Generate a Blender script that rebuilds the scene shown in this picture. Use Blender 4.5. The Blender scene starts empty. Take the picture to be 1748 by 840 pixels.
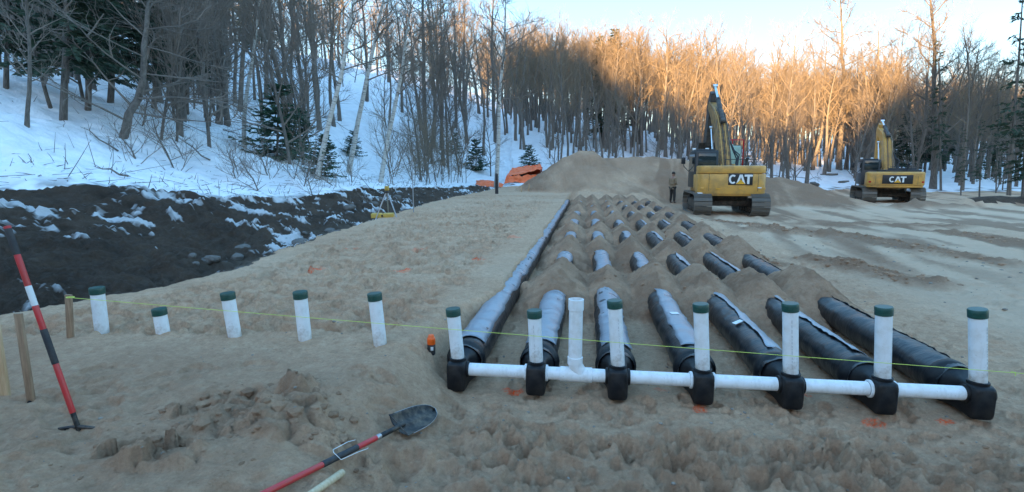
import bpy, bmesh, math, random
import numpy as np
from mathutils import Vector, Matrix
R = math.radians
SC = bpy.context.scene
COL = SC.collection
# ---------------------------------------------------------------- camera
F_PX, CX, CY, HORIZON, EYE = 900.0, 874.0, 420.0, 289.0, 1.75
PITCH = math.atan((CY - HORIZON) / F_PX)
cam = bpy.data.cameras.new('camera'); camo = bpy.data.objects.new('camera', cam); COL.objects.link(camo)
camo.location = (0, 0, EYE); camo.rotation_euler = (R(90) - PITCH, 0, 0)
cam.sensor_width = 36; cam.lens = F_PX / 1748 * 36; cam.clip_start = 0.05; cam.clip_end = 1500
SC.camera = camo
# ---------------------------------------------------------------- light
SUN_EL = R(8.0); HEAD = Vector((0.45, 0.893, 0)).normalized()      # the way the light travels
SUN_AZ = math.atan2(-HEAD.x, -HEAD.y)
w = bpy.data.worlds.new('World'); SC.world = w; w.use_nodes = True
nt = w.node_tree; sky = nt.nodes.new('ShaderNodeTexSky'); sky.sky_type = 'NISHITA'; sky.sun_disc = False
sky.sun_elevation = SUN_EL; sky.sun_rotation = SUN_AZ; sky.altitude = 300; sky.air_density = 1.0; sky.dust_density = 0.6; sky.ozone_density = 2.0
nt.nodes['Background'].inputs[1].default_value = 0.15
gmn = nt.nodes.new('ShaderNodeGamma'); gmn.inputs[1].default_value = 0.15        # the whole sky's contrast is compressed, as the phone's exposure did
nt.links.new(sky.outputs[0], gmn.inputs[0]); hsn = nt.nodes.new('ShaderNodeHueSaturation'); hsn.inputs['Saturation'].default_value = 4.7; hsn.inputs['Hue'].default_value = 0.513; nt.links.new(gmn.outputs[0], hsn.inputs['Color']); nt.links.new(hsn.outputs[0], nt.nodes['Background'].inputs[0])
sl = bpy.data.lights.new('sun', 'SUN'); sl.energy = 2.0; sl.angle = R(0.5); sl.color = (1.0, 0.63, 0.28)
so = bpy.data.objects.new('sun', sl); COL.objects.link(so)
so.rotation_euler = Vector((HEAD.x * math.cos(SUN_EL), HEAD.y * math.cos(SUN_EL), -math.sin(SUN_EL))).to_track_quat('-Z', 'Y').to_euler()
SC.view_settings.view_transform = 'Standard'; SC.view_settings.look = 'None'; SC.view_settings.exposure = 3.5; SC.view_settings.gamma = 1.0

random.seed(7); RNG = np.random.default_rng(11)
# ---------------------------------------------------------------- helpers
def pray(px, py):
    a = (px - CX) / F_PX; b = (CY - py) / F_PX; c, s = math.cos(PITCH), math.sin(PITCH)
    return Vector((a, c + b * s, -s + b * c))
def at(px, py, z):
    r = pray(px, py); return Vector((0, 0, EYE)) + r * ((z - EYE) / r.z)
def atY(px, py, Y):
    r = pray(px, py); return Vector((0, 0, EYE)) + r * (Y / r.y)

def tag(o, label=None, cat=None, group=None, kind=None):
    if label: o['label'] = label
    if cat: o['category'] = cat
    if group: o['group'] = group
    if kind: o['kind'] = kind
    return o
def thing(name, label, cat, loc=(0, 0, 0), rz=0, group=None):
    o = bpy.data.objects.new(name, None); COL.objects.link(o); o.empty_display_size = 0.1
    o.location = loc; o.rotation_euler = (0, 0, rz)
    return tag(o, label, cat, group)
def link(name, me, mat=None, parent=None):
    if mat is not None and not me.materials: me.materials.append(mat)
    o = bpy.data.objects.new(name, me); COL.objects.link(o)
    if parent: o.parent = parent
    return o
def np_mesh(name, V, faces_list, mats=None, smooth=True):
    """V (n,3); faces_list: list of (m,k) int arrays"""
    me = bpy.data.meshes.new(name); V = np.asarray(V, np.float32)
    me.vertices.add(len(V)); me.vertices.foreach_set('co', V.ravel())
    loops = np.concatenate([f.ravel() for f in faces_list]).astype(np.int32)
    tot = np.concatenate([np.full(len(f), f.shape[1], np.int32) for f in faces_list])
    st = np.concatenate([[0], np.cumsum(tot)[:-1]]).astype(np.int32)
    me.loops.add(len(loops)); me.loops.foreach_set('vertex_index', loops)
    me.polygons.add(len(tot)); me.polygons.foreach_set('loop_start', st)
    me.polygons.foreach_set('use_smooth', np.full(len(tot), smooth))
    me.update(calc_edges=True); me.validate()
    return me
class MB:
    """collects shapes into one bmesh"""
    def __init__(s, M=None): s.bm = bmesh.new(); s.M = M
    def _x(s, vs, rot, c):
        if rot is not None: bmesh.ops.transform(s.bm, matrix=rot.to_4x4(), verts=vs)
        bmesh.ops.translate(s.bm, vec=Vector(c), verts=vs)
    def box(s, c, size, rot=None, bev=0, seg=2):
        r = bmesh.ops.create_cube(s.bm, size=1.0); vs = r['verts']
        bmesh.ops.scale(s.bm, vec=Vector(size), verts=vs)
        if bev:
            es = list({e for v in vs for e in v.link_edges})
            g = bmesh.ops.bevel(s.bm, geom=es, offset=bev, segments=seg, affect='EDGES', profile=0.5)
            vs = list({v for f in g['faces'] for v in f.verts} | {v for v in vs if v.is_valid})
            vs = list({v for v0 in vs for f in v0.link_faces for v in f.verts})
        s._x(vs, rot, c); return s
    def cyl(s, p0, p1, r0, r1=None, seg=12, caps=True):
        p0, p1 = Vector(p0), Vector(p1); r1 = r0 if r1 is None else r1
        r = bmesh.ops.create_cone(s.bm, cap_ends=caps, segments=seg, radius1=r0, radius2=max(r1, 1e-5), depth=(p1 - p0).length)
        q = (p1 - p0).to_track_quat('Z', 'Y').to_matrix(); s._x(r['verts'], q, (p0 + p1) / 2); return s
    def bar(s, p0, p1, wx, wy, up=(0, 0, 1), bev=0):
        p0, p1 = Vector(p0), Vector(p1); d = (p1 - p0); z = d.normalized(); x = Vector(up).cross(z)
        if x.length < 1e-4: x = Vector((1, 0, 0)).cross(z)
        x.normalize(); y = z.cross(x); m = Matrix((x, y, z)).transposed()
        return s.box((p0 + p1) / 2, (wx, wy, d.length), m, bev)
    def prism(s, poly, plane, a, b, bev=0, seg=2):
        """poly of 2d points, plane 'XY','XZ','YZ'; extruded from a to b on the missing axis"""
        def P(p, t): return {'XY': (p[0], p[1], t), 'XZ': (p[0], t, p[1]), 'YZ': (t, p[0], p[1])}[plane]
        v0 = [s.bm.verts.new(P(p, a)) for p in poly]; v1 = [s.bm.verts.new(P(p, b)) for p in poly]
        n = len(poly); fs = [s.bm.faces.new(v0), s.bm.faces.new(v1[::-1])]
        for i in range(n): fs.append(s.bm.faces.new((v0[i], v1[i], v1[(i + 1) % n], v0[(i + 1) % n])))
        bmesh.ops.recalc_face_normals(s.bm, faces=fs)
        if bev:
            es = [e for e in fs[0].edges] + [e for e in fs[1].edges]
            bmesh.ops.bevel(s.bm, geom=es, offset=bev, segments=seg, affect='EDGES', profile=0.5)
        return s
    def lathe(s, prof, c=(0, 0, 0), seg=20, axis=None):
        rings = []
        for r, z in prof:
            rings.append([s.bm.verts.new((r * math.cos(2 * math.pi * i / seg), r * math.sin(2 * math.pi * i / seg), z)) for i in range(seg)])
        for a, b in zip(rings, rings[1:]):
            for i in range(seg): s.bm.faces.new((a[i], a[(i + 1) % seg], b[(i + 1) % seg], b[i]))
        if prof[0][0] > 1e-4: s.bm.faces.new(rings[0][::-1])
        if prof[-1][0] > 1e-4: s.bm.faces.new(rings[-1])
        q = Vector(axis).to_track_quat('Z', 'Y').to_matrix() if axis is not None else None
        s._x([v for r in rings for v in r], q, c); return s
    def tube(s, pts, r, seg=6):
        pts = [Vector(p) for p in pts]; prev = None
        for i, p in enumerate(pts):
            t = (pts[min(i + 1, len(pts) - 1)] - pts[max(i - 1, 0)]).normalized()
            x = t.cross(Vector((0.13, 0.21, 0.97)));  x = x.normalized() if x.length > 1e-4 else Vector((1, 0, 0)); y = t.cross(x)
            rr = r[i] if hasattr(r, '__len__') else r
            ring = [s.bm.verts.new(p + rr * (math.cos(2 * math.pi * k / seg) * x + math.sin(2 * math.pi * k / seg) * y)) for k in range(seg)]
            if prev:
                for k in range(seg): s.bm.faces.new((prev[k], prev[(k + 1) % seg], ring[(k + 1) % seg], ring[k]))
            else: s.bm.faces.new(ring[::-1])
            prev = ring
        s.bm.faces.new(prev); return s
    def mesh(s, name, mat, smooth=35):
        if s.M is not None: bmesh.ops.transform(s.bm, matrix=s.M, verts=s.bm.verts)
        bmesh.ops.recalc_face_normals(s.bm, faces=s.bm.faces)
        me = bpy.data.meshes.new(name); s.bm.to_mesh(me); s.bm.free()
        if mat is not None: me.materials.append(mat)
        if smooth:
            me.polygons.foreach_set('use_smooth', np.full(len(me.polygons), True)); me.set_sharp_from_angle(angle=R(smooth))
        return me
    def obj(s, name, mat, parent=None, smooth=35): return link(name, s.mesh(name, mat, smooth), None, parent)

# ---------------------------------------------------------------- materials
def newmat(name):
    m = bpy.data.materials.new(name); m.use_nodes = True
    return m, m.node_tree, m.node_tree.nodes['Principled BSDF']
def N(t, kind, **kw):
    n = t.nodes.new(kind)
    for k, v in kw.items():
        if k in n.inputs.keys() if isinstance(k, str) else False: n.inputs[k].default_value = v
        else: setattr(n, k, v)
    return n
def tnoise(t, scale, detail=4, rough=0.6, vec=None, stretch=None):
    n = t.nodes.new('ShaderNodeTexNoise'); n.inputs['Scale'].default_value = scale; n.inputs['Detail'].default_value = detail; n.inputs['Roughness'].default_value = rough
    if vec is None:
        vec = t.nodes.new('ShaderNodeTexCoord').outputs['Object']
    if stretch:
        mp = t.nodes.new('ShaderNodeMapping'); mp.inputs['Scale'].default_value = stretch; t.links.new(vec, mp.inputs[0]); vec = mp.outputs[0]
    t.links.new(vec, n.inputs['Vector']); return n.outputs[0]
def ramp(t, fac, stops):
    r = t.nodes.new('ShaderNodeValToRGB'); e = r.color_ramp.elements
    while len(e) < len(stops): e.new(0.5)
    for el, (p, c) in zip(e, stops):
        el.position = p; el.color = (*c, 1) if len(c) == 3 else c
    t.links.new(fac, r.inputs[0]); return r.outputs[0]
def mixc(t, fac, a, b, mode='MIX'):
    m = t.nodes.new('ShaderNodeMix'); m.data_type = 'RGBA'; m.blend_type = mode
    for sock, v in ((m.inputs[0], fac), (m.inputs[6], a), (m.inputs[7], b)):
        if isinstance(v, (int, float)): sock.default_value = v
        elif isinstance(v, tuple): sock.default_value = (*v, 1)
        else: t.links.new(v, sock)
    return m.outputs[2]
def attr(t, name):
    a = t.nodes.new('ShaderNodeAttribute'); a.attribute_name = name; return a.outputs['Fac']
def bump(t, b, hs, strength, dist):
    prev = None
    for h, st, d in zip(hs, strength, dist):
        n = t.nodes.new('ShaderNodeBump'); n.inputs['Strength'].default_value = st; n.inputs['Distance'].default_value = d
        t.links.new(h, n.inputs['Height'])
        if prev: t.links.new(prev, n.inputs['Normal'])
        prev = n.outputs[0]
    t.links.new(prev, b.inputs['Normal'])
def plain(name, col, rough=0.5, metal=0, dirt=0.15, dirtcol=None, scale=6, spec=0.5, bmp=0.0, coat=0):
    m, t, b = newmat(name); n = tnoise(t, scale, 6, 0.65)
    dc = dirtcol or tuple(c * 0.45 for c in col)
    f = ramp(t, n, [(0.42, (0, 0, 0)), (0.75, (dirt * 2, dirt * 2, dirt * 2))])
    t.links.new(mixc(t, f, col, dc), b.inputs['Base Color'])
    b.inputs['Roughness'].default_value = rough; b.inputs['Metallic'].default_value = metal; b.inputs['Specular IOR Level'].default_value = spec
    b.inputs['Coat Weight'].default_value = coat
    if bmp: bump(t, b, [tnoise(t, scale * 8, 4)], [bmp], [0.01])
    return m
def sand_mat():
    m, t, b = newmat('sand'); n1 = tnoise(t, 0.9, 6, 0.6); n2 = tnoise(t, 13, 7, 0.8); n3 = tnoise(t, 48, 5, 0.8); n4 = tnoise(t, 3.2, 7, 0.75)
    c = ramp(t, n1, [(0.3, (0.581, 0.350, 0.219)), (0.7, (0.714, 0.458, 0.292))])
    c = mixc(t, ramp(t, n4, [(0.42, (0, 0, 0)), (0.7, (0.4,) * 3)]), c, (0.476, 0.278, 0.167))
    c = mixc(t, ramp(t, n2, [(0.46, (0, 0, 0)), (0.68, (0.7,) * 3)]), c, (0.425, 0.245, 0.147))
    c = mixc(t, ramp(t, n2, [(0.34, (0.5,) * 3), (0.46, (0, 0, 0))]), c, (0.718, 0.518, 0.341))
    c = mixc(t, ramp(t, n3, [(0.52, (0, 0, 0)), (0.72, (0.65,) * 3)]), c, (0.335, 0.193, 0.122))
    c = mixc(t, ramp(t, n3, [(0.30, (0.6,) * 3), (0.42, (0, 0, 0))]), c, (0.722, 0.577, 0.400))
    c = mixc(t, attr(t, 'pale'), c, mixc(t, n4, (0.673, 0.442, 0.303), (0.720, 0.547, 0.379)))
    c = mixc(t, attr(t, 'damp'), c, mixc(t, n2, (0.335, 0.193, 0.118), (0.194, 0.109, 0.067)))
    pf = t.nodes.new('ShaderNodeMath'); pf.operation = 'MULTIPLY'; t.links.new(attr(t, 'paint'), pf.inputs[0]); t.links.new(ramp(t, tnoise(t, 45, 3), [(0.35, (0.1,) * 3), (0.6, (1,) * 3)]), pf.inputs[1])
    c = mixc(t, pf.outputs[0], c, (1.0, 0.13, 0.03))
    t.links.new(c, b.inputs['Base Color']); b.inputs['Roughness'].default_value = 0.95; b.inputs['Specular IOR Level'].default_value = 0.15
    bump(t, b, [tnoise(t, 9, 8, 0.75), n3, tnoise(t, 420, 2)], [0.8, 0.8, 0.5], [0.06, 0.015, 0.004]); return m
def snow_col(t):
    n = tnoise(t, 1.2, 5, 0.6)
    return ramp(t, n, [(0.3, (0.80, 0.80, 0.81)), (0.6, (0.91, 0.91, 0.91))])
def dirt_mat():
    m, t, b = newmat('dark_soil'); n1 = tnoise(t, 1.3, 7, 0.65); n2 = tnoise(t, 11, 6, 0.7)
    c = ramp(t, n1, [(0.3, (0.055, 0.036, 0.024)), (0.7, (0.135, 0.090, 0.060))])
    c = mixc(t, ramp(t, n2, [(0.5, (0, 0, 0)), (0.8, (0.6,) * 3)]), c, (0.155, 0.120, 0.092))
    c = mixc(t, attr(t, 'sandy'), c, (0.19, 0.15, 0.11))
    sf = ramp(t, attr(t, 'snow'), [(0.42, (0, 0, 0)), (0.58, (1, 1, 1))])
    c = mixc(t, sf, c, snow_col(t))
    t.links.new(c, b.inputs['Base Color']); b.inputs['Roughness'].default_value = 0.85; b.inputs['Specular IOR Level'].default_value = 0.3
    bump(t, b, [tnoise(t, 5, 8, 0.75), tnoise(t, 40, 5, 0.7)], [0.7, 0.6], [0.15, 0.03]); return m
def snow_mat():
    m, t, b = newmat('snow'); c = snow_col(t)
    d = tnoise(t, 7, 8, 0.75); d2 = tnoise(t, 0.35, 4)
    f = t.nodes.new('ShaderNodeMath'); f.operation = 'MULTIPLY'
    t.links.new(ramp(t, d, [(0.60, (0, 0, 0)), (0.72, (0.6,) * 3)]), f.inputs[0]); t.links.new(ramp(t, d2, [(0.45, (0.05,) * 3), (0.62, (1,) * 3)]), f.inputs[1])
    c = mixc(t, f.outputs[0], c, (0.33, 0.27, 0.20))
    c = mixc(t, attr(t, 'dirty'), c, (0.10, 0.08, 0.065))
    t.links.new(c, b.inputs['Base Color']); b.inputs['Roughness'].default_value = 0.7; b.inputs['Specular IOR Level'].default_value = 0.25
    bump(t, b, [tnoise(t, 2.2, 7, 0.65), tnoise(t, 18, 5, 0.7)], [0.55, 0.4], [0.18, 0.03]); return m
def bark_mat(name, c0, c1, st=(7, 7, 1.2)):
    m, t, b = newmat(name); n = tnoise(t, 2.2, 6, 0.7, stretch=st); n2 = tnoise(t, 0.8, 3)
    c = ramp(t, n, [(0.32, c0), (0.68, c1)]); c = mixc(t, ramp(t, n2, [(0.45, (0,) * 3), (0.7, (0.35,) * 3)]), c, (0.20, 0.195, 0.175))
    t.links.new(c, b.inputs['Base Color']); b.inputs['Roughness'].default_value = 0.9; b.inputs['Specular IOR Level'].default_value = 0.2
    bump(t, b, [n], [0.8], [0.04]); return m
def birch_mat():
    m, t, b = newmat('birch_bark'); n = tnoise(t, 2.0, 5, 0.7, stretch=(2, 2, 9)); n2 = tnoise(t, 1.1, 4)
    c = ramp(t, n, [(0.36, (0.07, 0.06, 0.05)), (0.47, (0.55, 0.51, 0.45)), (0.8, (0.70, 0.67, 0.62))])
    c = mixc(t, ramp(t, n2, [(0.5, (0,) * 3), (0.66, (0.55,) * 3)]), c, (0.36, 0.31, 0.26))
    t.links.new(c, b.inputs['Base Color']); b.inputs['Roughness'].default_value = 0.75; return m
def leaf_mat(name, c0, c1):
    m, t, b = newmat(name); oi = t.nodes.new('ShaderNodeObjectInfo'); n = tnoise(t, 1.3, 4)
    c = mixc(t, n, c0, c1); t.links.new(c, b.inputs['Base Color']); b.inputs['Roughness'].default_value = 0.75; b.inputs['Specular IOR Level'].default_value = 0.2; return m
def fabric_mat(name, col, rough, spec=0.5, st=(3, 30, 30), bs=0.5):
    m, t, b = newmat(name); uv = t.nodes.new('ShaderNodeUVMap').outputs[0]
    n = tnoise(t, 9, 5, 0.6, stretch=(1.0, 0.25, 1), vec=uv); n2 = tnoise(t, 3.0, 4, 0.6, vec=uv, stretch=(1.0, 0.5, 1)); n3 = tnoise(t, 5, 5)
    c = mixc(t, ramp(t, n3, [(0.45, (0,) * 3), (0.75, (0.5,) * 3)]), col, tuple(min(1, c * 1.3 + 0.006) for c in col))
    t.links.new(c, b.inputs['Base Color']); b.inputs['Specular IOR Level'].default_value = spec
    rr = ramp(t, n2, [(0.3, (rough * 0.8,) * 3), (0.7, (min(1, rough * 1.35),) * 3)]); t.links.new(rr, b.inputs['Roughness'])
    bump(t, b, [n2, n], [bs, bs * 0.8], [0.02, 0.012]); return m
def pvc_mat(name='white_pvc', muddy=False):
    m, t, b = newmat(name); n = tnoise(t, 9, 6, 0.7); n2 = tnoise(t, 55, 4, 0.65); n5 = tnoise(t, 6, 3, 0.6, stretch=(3, 3, .5))
    c = mixc(t, ramp(t, n, [(0.47, (0,) * 3), (0.72, (0.5,) * 3)]), (0.80, 0.80, 0.80), (0.54, 0.47, 0.38))
    c = mixc(t, ramp(t, n5, [(0.56, (0,) * 3), (0.72, (0.4,) * 3)]), c, (0.50, 0.49, 0.47))
    c = mixc(t, ramp(t, n2, [(0.64, (0,) * 3), (0.74, (0.45,) * 3)]), c, (0.33, 0.26, 0.19))
    if muddy:
        tc = t.nodes.new('ShaderNodeTexCoord'); sp = t.nodes.new('ShaderNodeSeparateXYZ'); t.links.new(tc.outputs['Object'], sp.inputs[0])
        a = t.nodes.new('ShaderNodeMath'); a.operation = 'MULTIPLY_ADD'; a.inputs[1].default_value = -0.9; t.links.new(n, a.inputs[0]); a.inputs[2].default_value = 0.62
        d = t.nodes.new('ShaderNodeMath'); d.operation = 'SUBTRACT'; t.links.new(a.outputs[0], d.inputs[0]); mz = t.nodes.new('ShaderNodeMath'); mz.operation = 'MULTIPLY'; mz.inputs[1].default_value = 1.9; t.links.new(sp.outputs[2], mz.inputs[0]); t.links.new(mz.outputs[0], d.inputs[1])
        c = mixc(t, ramp(t, d.outputs[0], [(0.0, (0,) * 3), (0.22, (0.8,) * 3)]), c, (0.34, 0.25, 0.165))
    t.links.new(c, b.inputs['Base Color']); b.inputs['Roughness'].default_value = 0.36; return m
def wood_mat(name, c0, c1):
    m, t, b = newmat(name); n = tnoise(t, 6, 5, 0.6, stretch=(9, 9, 0.8)); n2 = tnoise(t, 5, 3)
    c = ramp(t, n, [(0.35, c0), (0.65, c1)]); c = mixc(t, ramp(t, n2, [(0.5, (0,) * 3), (0.8, (0.5,) * 3)]), c, tuple(x * 0.5 for x in c0))
    t.links.new(c, b.inputs['Base Color']); b.inputs['Roughness'].default_value = 0.75; bump(t, b, [n], [0.3], [0.004]); return m
M = dict(sand=sand_mat(), dirt=dirt_mat(), snow=snow_mat(),
  bark=bark_mat('grey_bark', (0.105, 0.084, 0.068), (0.29, 0.245, 0.205)), barkdark=bark_mat('dark_bark', (0.075, 0.062, 0.052), (0.235, 0.20, 0.17)),
  twig=plain('twigs', (0.235, 0.19, 0.155), 0.85, dirt=0.3, scale=2, spec=0.2), twig2=plain('pale_twigs', (0.275, 0.21, 0.145), 0.85, dirt=0.3, scale=2, spec=0.2), birch=birch_mat(),
  needle=leaf_mat('needles', (0.032, 0.055, 0.038), (0.065, 0.095, 0.058)), needle2=leaf_mat('young_needles', (0.035, 0.080, 0.052), (0.065, 0.120, 0.070)), blocker=plain('shade_ridge', (0.08, 0.07, 0.06), 1, dirt=0.4, scale=0.2),
  fabric=fabric_mat('black_filter_fabric', (0.008, 0.009, 0.011), 0.33, 0.55, bs=1.0), flap=fabric_mat('grey_fabric_flap', (0.27, 0.29, 0.32), 0.32, 0.8, bs=0.9), flapsheen=fabric_mat('sheen_tinted_lap', (0.24, 0.255, 0.285), 0.30, 0.8, bs=1.0), flapdark=fabric_mat('dark_fabric_flap', (0.02, 0.021, 0.024), 0.5),  # sheen lap: sky gloss on the tube tops painted into its base colour
  blackplastic=plain('black_plastic', (0.006, 0.006, 0.008), 0.48, spec=0.3, dirt=0.10, dirtcol=(0.12, 0.095, 0.07), scale=9), pvc=pvc_mat(), pvcmud=pvc_mat('muddy_white_pvc', True), cap=plain('green_cap', (0.004, 0.060, 0.046), 0.4, dirt=0.15, dirtcol=(0.10, 0.10, 0.075), scale=14),
  label=plain('white_label', (0.75, 0.75, 0.74), 0.5), red=plain('red_fibreglass', (0.52, 0.028, 0.030), 0.35, dirt=0.2, dirtcol=(0.2, 0.10, 0.07), scale=12), grip=plain('black_grip', (0.018, 0.018, 0.022), 0.6, dirt=0.2, dirtcol=(0.12, 0.1, 0.08), scale=15), steel=plain('dark_steel', (0.022, 0.023, 0.025), 0.5, 0.5, dirt=0.5, dirtcol=(0.17, 0.135, 0.10), scale=14), bright=plain('worn_steel', (0.45, 0.45, 0.46), 0.35, 0.9, dirt=0.3, scale=15),
  stake=wood_mat('stake_wood', (0.22, 0.13, 0.075), (0.36, 0.23, 0.14)), stake2=wood_mat('fresh_stake_wood', (0.48, 0.29, 0.15), (0.62, 0.42, 0.25)), helve=wood_mat('ash_handle', (0.50, 0.37, 0.22), (0.64, 0.50, 0.33)),
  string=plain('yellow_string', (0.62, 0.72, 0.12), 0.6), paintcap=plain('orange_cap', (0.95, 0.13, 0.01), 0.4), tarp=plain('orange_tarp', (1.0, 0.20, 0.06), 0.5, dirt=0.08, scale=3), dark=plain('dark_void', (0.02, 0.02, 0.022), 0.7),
  cat=plain('yellow_paint', (0.68, 0.345, 0.070), 0.45, dirt=0.42, dirtcol=(0.28, 0.175, 0.075), scale=2.2, coat=0.15), iron=plain('dirty_iron', (0.055, 0.050, 0.046), 0.6, 0.3, dirt=0.5, dirtcol=(0.17, 0.14, 0.11), scale=6), pad=plain('track_shoe_steel', (0.17, 0.155, 0.135), 0.5, 0.4, dirt=0.5, dirtcol=(0.22, 0.175, 0.13), scale=9), cabm=plain('cab_charcoal', (0.028, 0.030, 0.032), 0.45), boomp=plain('shaded_greasy_yellow', (0.42, 0.225, 0.065), 0.5, dirt=0.6, dirtcol=(0.06, 0.05, 0.04), scale=3.5), chrome=plain('chrome_rod', (0.75, 0.76, 0.78), 0.18, 1.0, dirt=0.05), wht=plain('white_paint', (0.82, 0.82, 0.80), 0.5, dirt=0.08), blk=plain('black_badge', (0.02, 0.02, 0.021), 0.45), ylw=plain('badge_yellow', (0.85, 0.42, 0.03), 0.45), redlens=plain('red_lens', (0.5, 0.02, 0.02), 0.25),  # near boom's yellow: shade painted in as a darker tone, plus grease
  case=plain('yellow_case', (0.62, 0.40, 0.08), 0.5, dirt=0.3, scale=6), grey=plain('grey_aluminium', (0.42, 0.42, 0.43), 0.4, 0.6), pebble=plain('pebble', (0.30, 0.25, 0.20), 0.9, dirt=0.4, scale=20), rock=plain('grey_rock', (0.15, 0.135, 0.12), 0.9, dirt=0.4, scale=3, bmp=0.6), green=plain('pale_green_paint', (0.33, 0.47, 0.38), 0.5, dirt=0.3),
  skin=plain('skin', (0.36, 0.19, 0.13), 0.55), tan=plain('tan_jacket', (0.30, 0.215, 0.135), 0.85, dirt=0.3, scale=8), trousers=plain('dark_trousers', (0.03, 0.026, 0.024), 0.85), hat=plain('dark_cap', (0.045, 0.033, 0.027), 0.8), boot=plain('dark_boot', (0.02, 0.017, 0.014), 0.6))
gm, gt, gb = newmat('tinted_glass'); M['glass'] = gm
gb.inputs['Base Color'].default_value = (0.02, 0.03, 0.032, 1); gb.inputs['Roughness'].default_value = 0.06; gb.inputs['Specular IOR Level'].default_value = 0.8

# ---------------------------------------------------------------- numpy noise
def _h(ix, iy, seed):
    h = (ix.astype(np.int64) * 374761393 + iy.astype(np.int64) * 668265263 + seed * 1274126177) & 0xffffffff
    h = ((h ^ (h >> 13)) * 1274126177) & 0xffffffff
    return ((h ^ (h >> 16)) & 0xffff) / 65535.0
def vn(x, y, seed=0):
    ix = np.floor(x); iy = np.floor(y); fx = x - ix; fy = y - iy
    fx = fx * fx * fx * (fx * (fx * 6 - 15) + 10); fy = fy * fy * fy * (fy * (fy * 6 - 15) + 10)
    a = _h(ix, iy, seed); b = _h(ix + 1, iy, seed); c = _h(ix, iy + 1, seed); d = _h(ix + 1, iy + 1, seed)
    return (a + (b - a) * fx) * (1 - fy) + (c + (d - c) * fx) * fy
def fbm(x, y, oc=4, seed=0, g=0.5):
    s = 0; a = 1; n = 0
    for i in range(oc):
        s = s + a * (vn(x + 17.3 * i, y - 9.1 * i, seed + i) - 0.5); n += a; a *= g; x = x * 2.03; y = y * 2.03
    return s / n * 2
def ss(a, b, x):
    t = np.clip((x - a) / (b - a), 0, 1); return t * t * (3 - 2 * t)

# ---------------------------------------------------------------- trench frame
O = np.array([-0.425, 4.021]); DU = np.array([0.1415, 0.98994]); DV = np.array([0.99198, -0.12639]); SPACE = 0.6223
_inv = np.linalg.inv(np.array([[DU[0], DV[0]], [DU[1], DV[1]]]))
def UV(x, y):
    dx = x - O[0]; dy = y - O[1]; return _inv[0, 0] * dx + _inv[0, 1] * dy, _inv[1, 0] * dx + _inv[1, 1] * dy
def W(u, v, z=0): p = O + u * DU + v * DV; return Vector((p[0], p[1], z))
HUMPS = []
_hr = random.Random(5)
for k in range(7):
    for j in range(1, 7):
        HUMPS.append((2.98 + 3.05 * k + _hr.uniform(-.1, .1), j * SPACE + _hr.uniform(-.05, .05), 0.49 - .008 * k + _hr.uniform(-.04, .05), _hr.uniform(.20, .36), .72))
    for q in range(4 if k == 0 else 8): HUMPS.append((2.98 + 3.05 * k + _hr.gauss(0, .35), _hr.uniform(.2, 4.2), _hr.uniform(.12, .27), 0, 1))
EY = [-200, 0, 2, 4.92, 5.9, 7.1, 11.4, 15.7, 22.8, 30, 35.5, 41, 46]; EX = [-6.5, -5.8, -5.5, -4.95, -4.25, -3.85, -3.95, -3.75, -3.4, -2.4, -1.7, -.8, 0]
TY = [-200, 0, 9.6, 10.6, 13.3, 16, 19, 26, 39, 46]; TX = [-11, -9.9, -9.3, -8.3, -7.0, -6.3, -5.8, -5.0, -3.2, -1.0]; TZ = [1.1, 1.2, 1.27, 1.38, .92, .78, .98, .7, .4, .4]
BX = [-400, -3, 3, 11, 14, 19, 24, 28, 34, 60, 400]; BY = [40, 41, 42, 42, 39, 40, 43.5, 46, 46, 46, 46]
GX = [-400, 0, 12, 20, 28, 40, 60, 400]; GA = [6.5, 6.5, 6.2, 5.6, 4.0, 2.2, 1.2, 1.0]     # rise of the far hillside
RIDGES = [(at(1385, 440, .1), at(1590, 478, .1), .17, .30), (at(1300, 392, .05), at(1410, 400, .05), .22, .5), (at(1470, 405, .05), at(1720, 455, .05), .12, .35), (at(1225, 372, .02), at(1300, 380, .02), .12, .35),
          (at(1610, 395, 0), at(1748, 420, 0), .1, .5), (at(1240, 425, .05), at(1330, 452, .05), .05, .25), (at(1545, 356, -.35), at(1625, 355, -.35), .45, .9), (at(1330, 338, -.3), at(1430, 356, -.3), .3, 1.0), (at(1400, 375, 0), at(1600, 380, 0), .1, .8)]
def capsule(x, y, a, b):
    ax, ay = a.x, a.y; dx, dy = b.x - ax, b.y - ay; L2 = dx * dx + dy * dy
    t = np.clip(((x - ax) * dx + (y - ay) * dy) / L2, 0, 1); return np.hypot(x - ax - t * dx, y - ay - t * dy), t
SL = at(430, 715, .3)          # slumped sand in the foreground
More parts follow.
